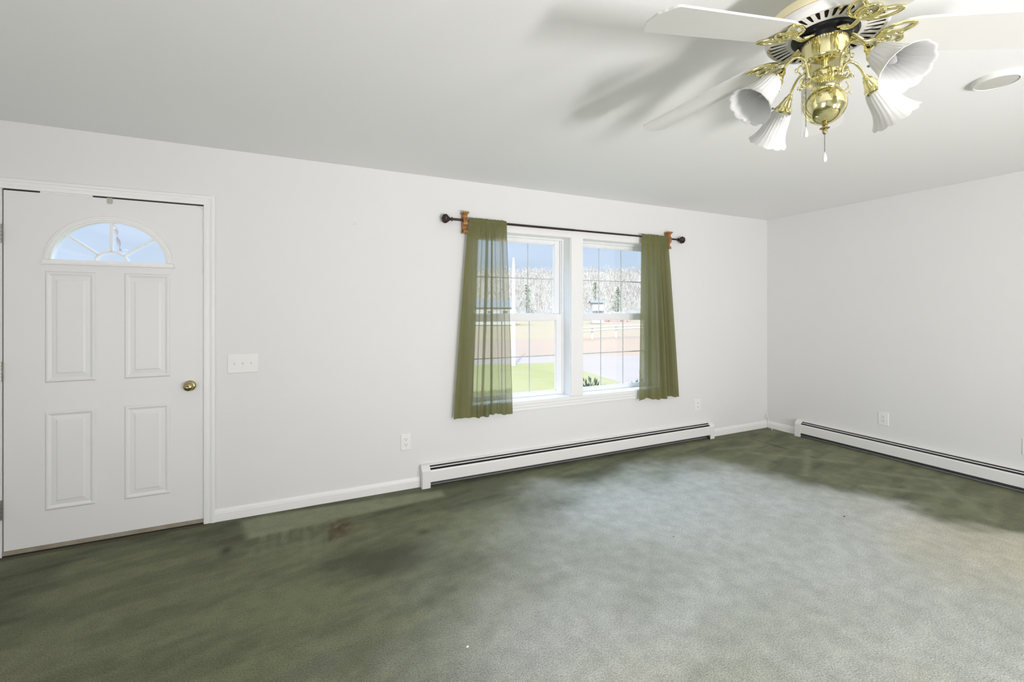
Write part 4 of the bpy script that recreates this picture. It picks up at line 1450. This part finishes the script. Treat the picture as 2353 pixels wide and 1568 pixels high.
# light arms
def make_arm(ang):
    a = math.radians(ang)
    d = Vector((math.cos(a), math.sin(a), 0))
    n = Vector((-d.y, d.x, 0))
    def L(u, z, v=0.0):
        p = d * u + n * v
        p.z = zz(z)
        return p
    mb = MB()
    arm = smoothpath([L(0.034, 2.128), L(0.050, 2.118), L(0.058, 2.128), L(0.061, 2.146), L(0.068, 2.168), L(0.086, 2.182), L(0.108, 2.180), L(0.130, 2.162), L(0.147, 2.137)], 6)
    mb.tube(arm, 0.0045, 10)
    # scroll curls
    def curl(cx, cz, r0, a0, a1, sg=1, k=14, rr=0.0024):
        pts = []
        for i in range(k + 1):
            t = i / k
            q = a0 + (a1 - a0) * t
            r = r0 * (1 - 0.45 * t)
            pts.append(L(cx + r * math.cos(q), cz + r * math.sin(q) * sg))
        mb.tube(pts, rr, 7)
    curl(0.080, 2.142, 0.017, 2.4, -2.8)
    curl(0.074, 2.108, 0.017, 3.6, 7.6)
    mb.tube(smoothpath([L(0.050, 2.120), L(0.054, 2.104), L(0.064, 2.090), L(0.080, 2.084), L(0.092, 2.088), L(0.096, 2.080)], 5), 0.0024, 7)
    mb.tube(smoothpath([L(0.094, 2.138), L(0.102, 2.134), L(0.104, 2.142), L(0.098, 2.146)], 4), 0.0018, 6)
    arm_o = fp(mb, 'light_arm', M['brass'], smooth=60)
    ax = (d * 0.110 + Vector((0, 0, -0.120))).normalized()
    org = L(0.146, 2.139)
    zq = ax.to_track_quat('Z', 'Y').to_matrix().to_4x4()
    xf2 = Matrix.Translation(org) @ zq
    mb = MB()
    mb.lathe([(0, -0.003), (0.007, -0.003), (0.009, 0.002), (0.010, 0.006), (0.014, 0.010), (0.015, 0.018), (0.021, 0.032), (0.023, 0.040), (0.0275, 0.044), (0.0285, 0.047), (0.0285, 0.056), (0.027, 0.058), (0, 0.058)], 40, xf2)
    so = fp(mb, 'lamp_socket', M['brass'], arm_o, smooth=40)
    for q in (0.4, 2.5, 4.6):
        mb = MB().lathe([(0, 0.022), (0.0018, 0.022), (0.0018, 0.034), (0.004, 0.034), (0.004, 0.038), (0, 0.038)], 8, xf2 @ Matrix.Translation((0, 0, 0.051)) @ Matrix.Rotation(q, 4, 'Z') @ Matrix.Rotation(PI / 2, 4, 'Y'))
        fp(mb, 'shade_screw', M['hinge'], arm_o, smooth=40)
    # bell shade
    prof = []
    inner = []
    K = 26
    Ls, r0, rm = 0.118, 0.0260, 0.068
    for i in range(K + 1):
        t = i / K
        z = 0.050 + Ls * t
        r = r0 + 0.010 * (1 - math.exp(-t * 7)) + (rm - r0 - 0.010) * (0.22 * t + 0.78 * t ** 3.6)
        prof.append((r, z))
    prof_all = prof + [(r - 0.003, z - 0.0005) for (r, z) in prof[::-1]]
    zmax = 0.050 + Ls
    seg = 168
    mb = MB()
    v, f = [], []
    n_ = len(prof_all)
    for i in range(seg):
        q = 2 * PI * i / seg
        for j, (r, z) in enumerate(prof_all):
            t = (z - 0.050) / Ls
            lobe = abs(math.cos(6 * q)) ** 0.7        # 12 scallops
            rib = (abs(math.cos(12 * q)) - 0.6) * 0.034 * min(1, 4 * t + 0.2) * (1 - 0.75 * t ** 2)
            rr = r * (1 + rib + 0.050 * (lobe - 0.6) * t ** 5)
            z2 = z + 0.0045 * (lobe - 0.6) * t ** 6
            v.append((rr * math.cos(q), rr * math.sin(q), z2))
    for i in range(seg):
        j = (i + 1) % seg
        for k in range(n_ - 1):
            f.append((i * n_ + k, j * n_ + k, j * n_ + k + 1, i * n_ + k + 1))
        f.append((i * n_ + n_ - 1, j * n_ + n_ - 1, j * n_, i * n_))
    mb.add(v, f, xf2)
    fp(mb, 'lamp_shade', M['shade'], arm_o, smooth=70)
    mb = MB()
    mb.lathe([(0, 0.052), (0.010, 0.052), (0.011, 0.060), (0.015, 0.070), (0.0175, 0.082), (0.016, 0.096), (0.010, 0.112), (0.004, 0.122), (0, 0.124)], 28, xf2)
    fp(mb, 'bulb', M['bulb'], arm_o, smooth=60)
for k in range(4):
    make_arm(162.3 - 90 * k)

# ------------------------------------------------------------------ outside
G = -0.65
fw2 = np.array([0.4267, 0.9044]); rt2 = np.array([0.9044, -0.4267])
def gpt(lat, fwd):
    p = fw2 * fwd + rt2 * lat
    return (float(p[0]), float(p[1]))
def patch(name, poly, z, m, label, cat):
    mb = MB()
    mb.add([(p[0], p[1], z) for p in poly] + [(p[0], p[1], z - 0.15) for p in poly], [list(range(len(poly))), list(range(len(poly), 2 * len(poly)))[::-1]] + [(i, (i + 1) % len(poly), len(poly) + (i + 1) % len(poly), len(poly) + i) for i in range(len(poly))])
    o = mb.build(name, m)
    tag(o, label, cat, kind='structure')
    return o
patch('ground_field', [(-260, 19.5), (320, -30), (320, 300), (-260, 300)], G - 0.06, M['field'], 'dry yellow field beyond the road', 'field')
patch('ground_lawn', [(-30, D + WT + 0.01), (12, D + WT + 0.01), (8.0, 9.9), (8.2, 11.0), (8.8, 14.0), (8.8, 14.8), (7.2, 15.1), (-30, 22.5)], G + 0.00, M['lawn'], 'bright green front lawn seen through the left window', 'lawn')
patch('ground_driveway', [(12, D + WT + 0.02), (40, D + WT + 0.02), (40, 6.5), (13.7, 15.4), (11.2, 16.4), (6.6, 17.8), (-30, 27), (-30, 22.4), (7.2, 15.0), (8.8, 14.8), (8.8, 14.0), (8.2, 11.0), (8.0, 9.9), (10.5, D + WT + 0.02)], G - 0.01, M['asphalt'], 'pale paved driveway and road outside the window', 'driveway')
patch('ground_verge', [(-30, 26), (6.6, 17.8), (13.7, 15.4), (40, 6.5), (60, 8), (24, 27), (17, 27.5), (-30, 44)], G - 0.03, M['verge'], 'brown roadside verge in front of the guardrail', 'verge')
o = MB().box(XL - WT, X + WT, YB - WT - 3.0, YB - WT, H - 0.05, H + 0.05).build('sun_blocking_roof', M['roof'])  # unseen slab added to block the sun from the rear openings
tag(o, 'added overhang that keeps the sun out of the rear openings', 'roof', kind='structure')
# utility pole
mb = MB()
px_, py_ = 6.95, 14.6
mb.lathe([(0.085, G), (0.075, 1.0), (0.05, 3.0), (0.03, 3.28), (0, 3.3)], 16, Matrix.Translation((px_, py_, 0)))
o = mb.build('white_pole', M['pole'], smooth=40)
tag(o, 'tall white pole on the lawn edge seen through the left window', 'pole')
# guardrail
rail = empty('guardrail', (18, 25, G))
tag(rail, 'white double-rail guardrail across the field', 'guardrail')
gp = smoothpath([(16.0, 24.8, G + 0.54), (16.8, 25.0, G + 0.56), (20.0, 25.9, G + 0.62), (24.0, 26.4, G + 0.66), (36, 27.0, G + 0.7)], 8)
for dz in (0.0, 0.22):
    mb = MB()
    mb.tube([(p.x - 18, p.y - 25, p.z - G + dz) for p in gp], 0.055, 8)
    o = mb.build('guardrail_beam', M['rail_metal'], rail, smooth=40)
for i in range(0, len(gp), 6):
    p = gp[i]
    mb = MB().box(p.x - 18 - 0.05, p.x - 18 + 0.05, p.y - 25 + 0.03, p.y - 25 + 0.12, 0, p.z - G + 0.2)
    mb.build('guardrail_post', M['rail_metal'], rail)
# wooded hillside, far away: too many bare trees to count
rs = random.Random(5)
mb = MB()
def blob(mb, x, y, z0, h_, r):
    n = 7
    v = []
    lv = [(0.0, 0.8), (0.35, 1.0), (0.65, 0.95), (0.88, 0.6), (1.0, 0.15)]
    for (t, k) in lv:
        for i in range(n):
            a = 2 * PI * i / n + t
            q = r * k * (0.8 + 0.4 * rs.random())
            v.append((x + q * math.cos(a), y + q * math.sin(a), z0 + h_ * t))
    f = []
    for k in range(len(lv) - 1):
        for i in range(n):
            f.append((k * n + i, k * n + (i + 1) % n, (k + 1) * n + (i + 1) % n, (k + 1) * n + i))
    f.append([(len(lv) - 1) * n + i for i in range(n)])
    mb.add(v, f)
def bare_tree(mb, x, y, z0, h_):
    def strip(p, q, w):
        p, q = Vector(p), Vector(q)
        s_ = rtv * w
        n_ = fwv * w
        mb.add([p - s_, p + s_, p + n_, q], [(0, 1, 3), (1, 2, 3), (2, 0, 3)])
    strip((x, y, z0), (x, y, z0 + h_), 0.07)
    for k in range(13):
        t = 0.25 + 0.7 * rs.random()
        a = rs.uniform(0, 2 * PI)
        L_ = h_ * (0.42 - 0.25 * t) * rs.uniform(0.7, 1.2)
        p = (x, y, z0 + h_ * t)
        strip(p, (x + L_ * 0.75 * math.cos(a), y + L_ * 0.75 * math.sin(a), z0 + h_ * t + L_ * rs.uniform(0.7, 1.1)), 0.045)
for i in range(3600):
    fwd = rs.uniform(88, 198)
    lat = fwd * rs.uniform(-0.30, 0.50)
    p = gpt(lat, fwd)
    bare_tree(mb, p[0], p[1], G - 0.6 + (fwd - 86) * 0.166, rs.uniform(2.8, 4.4))
o = mb.build('bare_woodland', M['twigs'])
tag(o, 'pale leafless woodland covering the far hillside', 'woods', kind='stuff')
hv = []
mb = MB()
mb.add([(*gpt(-150, 86), G - 0.5), (*gpt(160, 86), G - 0.5), (*gpt(200, 200), 18.2), (*gpt(-200, 200), 18.2)], [(0, 1, 2, 3)])
o = mb.build('hillside', M['brush'])
tag(o, 'pale rising hillside under the woods', 'hill', kind='structure')
def conifer(lat, fwd, z0, h_, r, label):
    p = gpt(lat, fwd)
    e_ = empty('evergreen_tree', (p[0], p[1], z0))
    tag(e_, label, 'tree', 'evergreen trees on the hillside')
    mb = MB().lathe([(0.18, 0), (0.1, h_ * 0.5), (0, h_)], 8)
    mb.build('trunk', M['roof'], e_)
    mb = MB()
    for k in range(260):
        t = rs.random() ** 0.8
        zc = h_ * (0.18 + 0.80 * t)
        rr = (r * (1 - t) * 0.95 + 0.15)
        a = rs.uniform(0, 2 * PI)
        q = rr * rs.uniform(0.2, 1.0)
        c = Vector((q * math.cos(a), q * math.sin(a), zc))
        d_ = Vector((math.cos(a), math.sin(a), rs.uniform(-0.1, 0.35))).normalized()
        s_ = Vector((-math.sin(a), math.cos(a), 0)) * 0.16
        L_ = rs.uniform(0.3, 0.65)
        up_ = Vector((0, 0, 0.10))
        mb.add([c - s_, c + s_, c + d_ * L_, c + up_ + d_ * L_ * 0.3], [(0, 1, 2), (0, 3, 1), (1, 3, 2), (2, 3, 0)])
    mb.build('foliage', M['evergreen'], e_)
conifer(16.2, 86, G, 7.5, 1.7, 'pale green evergreen showing in the left column of the right window')
conifer(20.6, 86, G, 6.5, 1.9, 'pale green evergreen showing in the middle of the right window')
conifer(2.9, 86, G, 7.2, 1.8, 'pale green evergreen showing in the left window')
# distant white house behind the left window, another in the right one
def house(lat, fwd, w, d_, h1, h2, label):
    p = gpt(lat, fwd)
    e_ = empty('distant_house', (p[0], p[1], G))
    e_.rotation_euler = (0, 0, math.radians(-25.26))
    tag(e_, label, 'house', 'distant white houses')
    MB().box(-w / 2, w / 2, -d_ / 2, d_ / 2, 0, h1).build('house_walls', M['house'], e_)
    mb = MB()
    mb.prism([(-d_ / 2 - 0.3, h1), (d_ / 2 + 0.3, h1), (0, h2)], -w / 2 - 0.3, w / 2 + 0.3, 'x')
    mb.build('house_roof', M['roof'], e_)
    for k in (-0.3, 0.05, 0.32):
        MB().box(w * k - 0.35, w * k + 0.35, -d_ / 2 - 0.03, -d_ / 2 + 0.02, 0.9, 1.9).build('house_window', M['roof'], e_)
house(-3.3, 62, 7.5, 5.0, 2.35, 3.5, 'white house with grey roof seen through the sheer curtain')
house(13.0, 68, 1.6, 2.0, 3.1, 3.5, 'small white house among brush in the right window')
mb = MB()
for i in range(60):
    p = gpt(rs.uniform(16.0, 20.5), rs.uniform(78, 81))
    blob(mb, p[0], p[1], G - 0.2, rs.uniform(1.0, 2.0), rs.uniform(0.5, 1.1))
o = mb.build('reddish_brush', M['redshrub'], smooth=60)
tag(o, 'low pinkish brush at the foot of the far woods', 'brush', kind='stuff')
# shrubs just outside, below the windows
def shrub(x, y, r, ztop, label):
    e_ = empty('window_shrub', (x, y, G))
    tag(e_, label, 'shrub', 'dark shrubs below the window')
    mb = MB()
    hh = ztop - G
    for i in range(1400):
        a = rs.uniform(0, 2 * PI)
        q = r * math.sqrt(rs.random())
        zc = hh * (0.25 + 0.75 * rs.random()) * (1 - 0.35 * (q / r) ** 2)
        c = Vector((q * math.cos(a), q * math.sin(a), zc))
        dd = Vector((math.cos(a) * 0.5, math.sin(a) * 0.5, 1.0 + rs.random())).normalized()
        s_ = dd.cross(Vector((rs.random() - .5, rs.random() - .5, 0.2))).normalized() * 0.010
        t_ = dd * rs.uniform(0.04, 0.09)
        mb.add([c - s_, c + t_ * 0.5 - s_ * 1.3, c + t_, c + t_ * 0.5 + s_ * 1.3, c + s_], [(0, 1, 2, 3, 4)])
    mb.build('foliage', M['shrub'], e_)
    mb = MB()
    for i in range(7):
        a = i * 0.9
        mb.tube([(0, 0, 0), (r * 0.3 * math.cos(a), r * 0.3 * math.sin(a), hh * 0.5), (r * 0.6 * math.cos(a), r * 0.6 * math.sin(a), hh * 0.9)], 0.008, 6)
    mb.build('branches', M['wood'], e_)
shrub(3.02, 4.25, 0.30, 0.590, 'dark spiky shrub at the foot of the right window')
shrub(3.84, 4.25, 0.26, 0.575, 'dark shrub peeking beside the right curtain')
# hanging spinner outside the door's fanlight
sp = empty('hanging_spinner', (-1.25, 4.2, 2.42))
tag(sp, 'pale twisted hanging spinner seen through the door fanlight', 'ornament')
mb = MB()
v, f = [], []
for i in range(41):
    t = i / 40
    a = t * 9
    w = 0.020 * (1 - 0.5 * t)
    x_, z_ = 0.05 * t, -0.36 - 0.24 * t
    v += [(x_ - w * math.cos(a) - 0.02, -w * math.sin(a), z_), (x_ + w * math.cos(a) - 0.02, w * math.sin(a), z_)]
for i in range(40):
    f.append((2 * i, 2 * i + 1, 2 * i + 3, 2 * i + 2))
mb.add(v, f)
mb.tube([(0, 0, 0), (-0.01, 0, -0.2), (-0.02, 0, -0.36)], 0.003, 6)
mb.build('twisted_ribbon', M['redshrub'], sp, solid=0.003)
mb = MB()
mb.lathe([(0, -0.022), (0.012, -0.018), (0.019, -0.006), (0.019, 0.006), (0.012, 0.018), (0, 0.022)], 20, Matrix.Translation((0.058, 0, -0.605)))
mb.build('glass_ball', M['glass'], sp, smooth=60)
mb = MB()
mb.tube([(0, 0, 0), (0, -0.612, 0.0)], 0.006, 8)
mb.build('wall_hook', M['hinge'], sp)
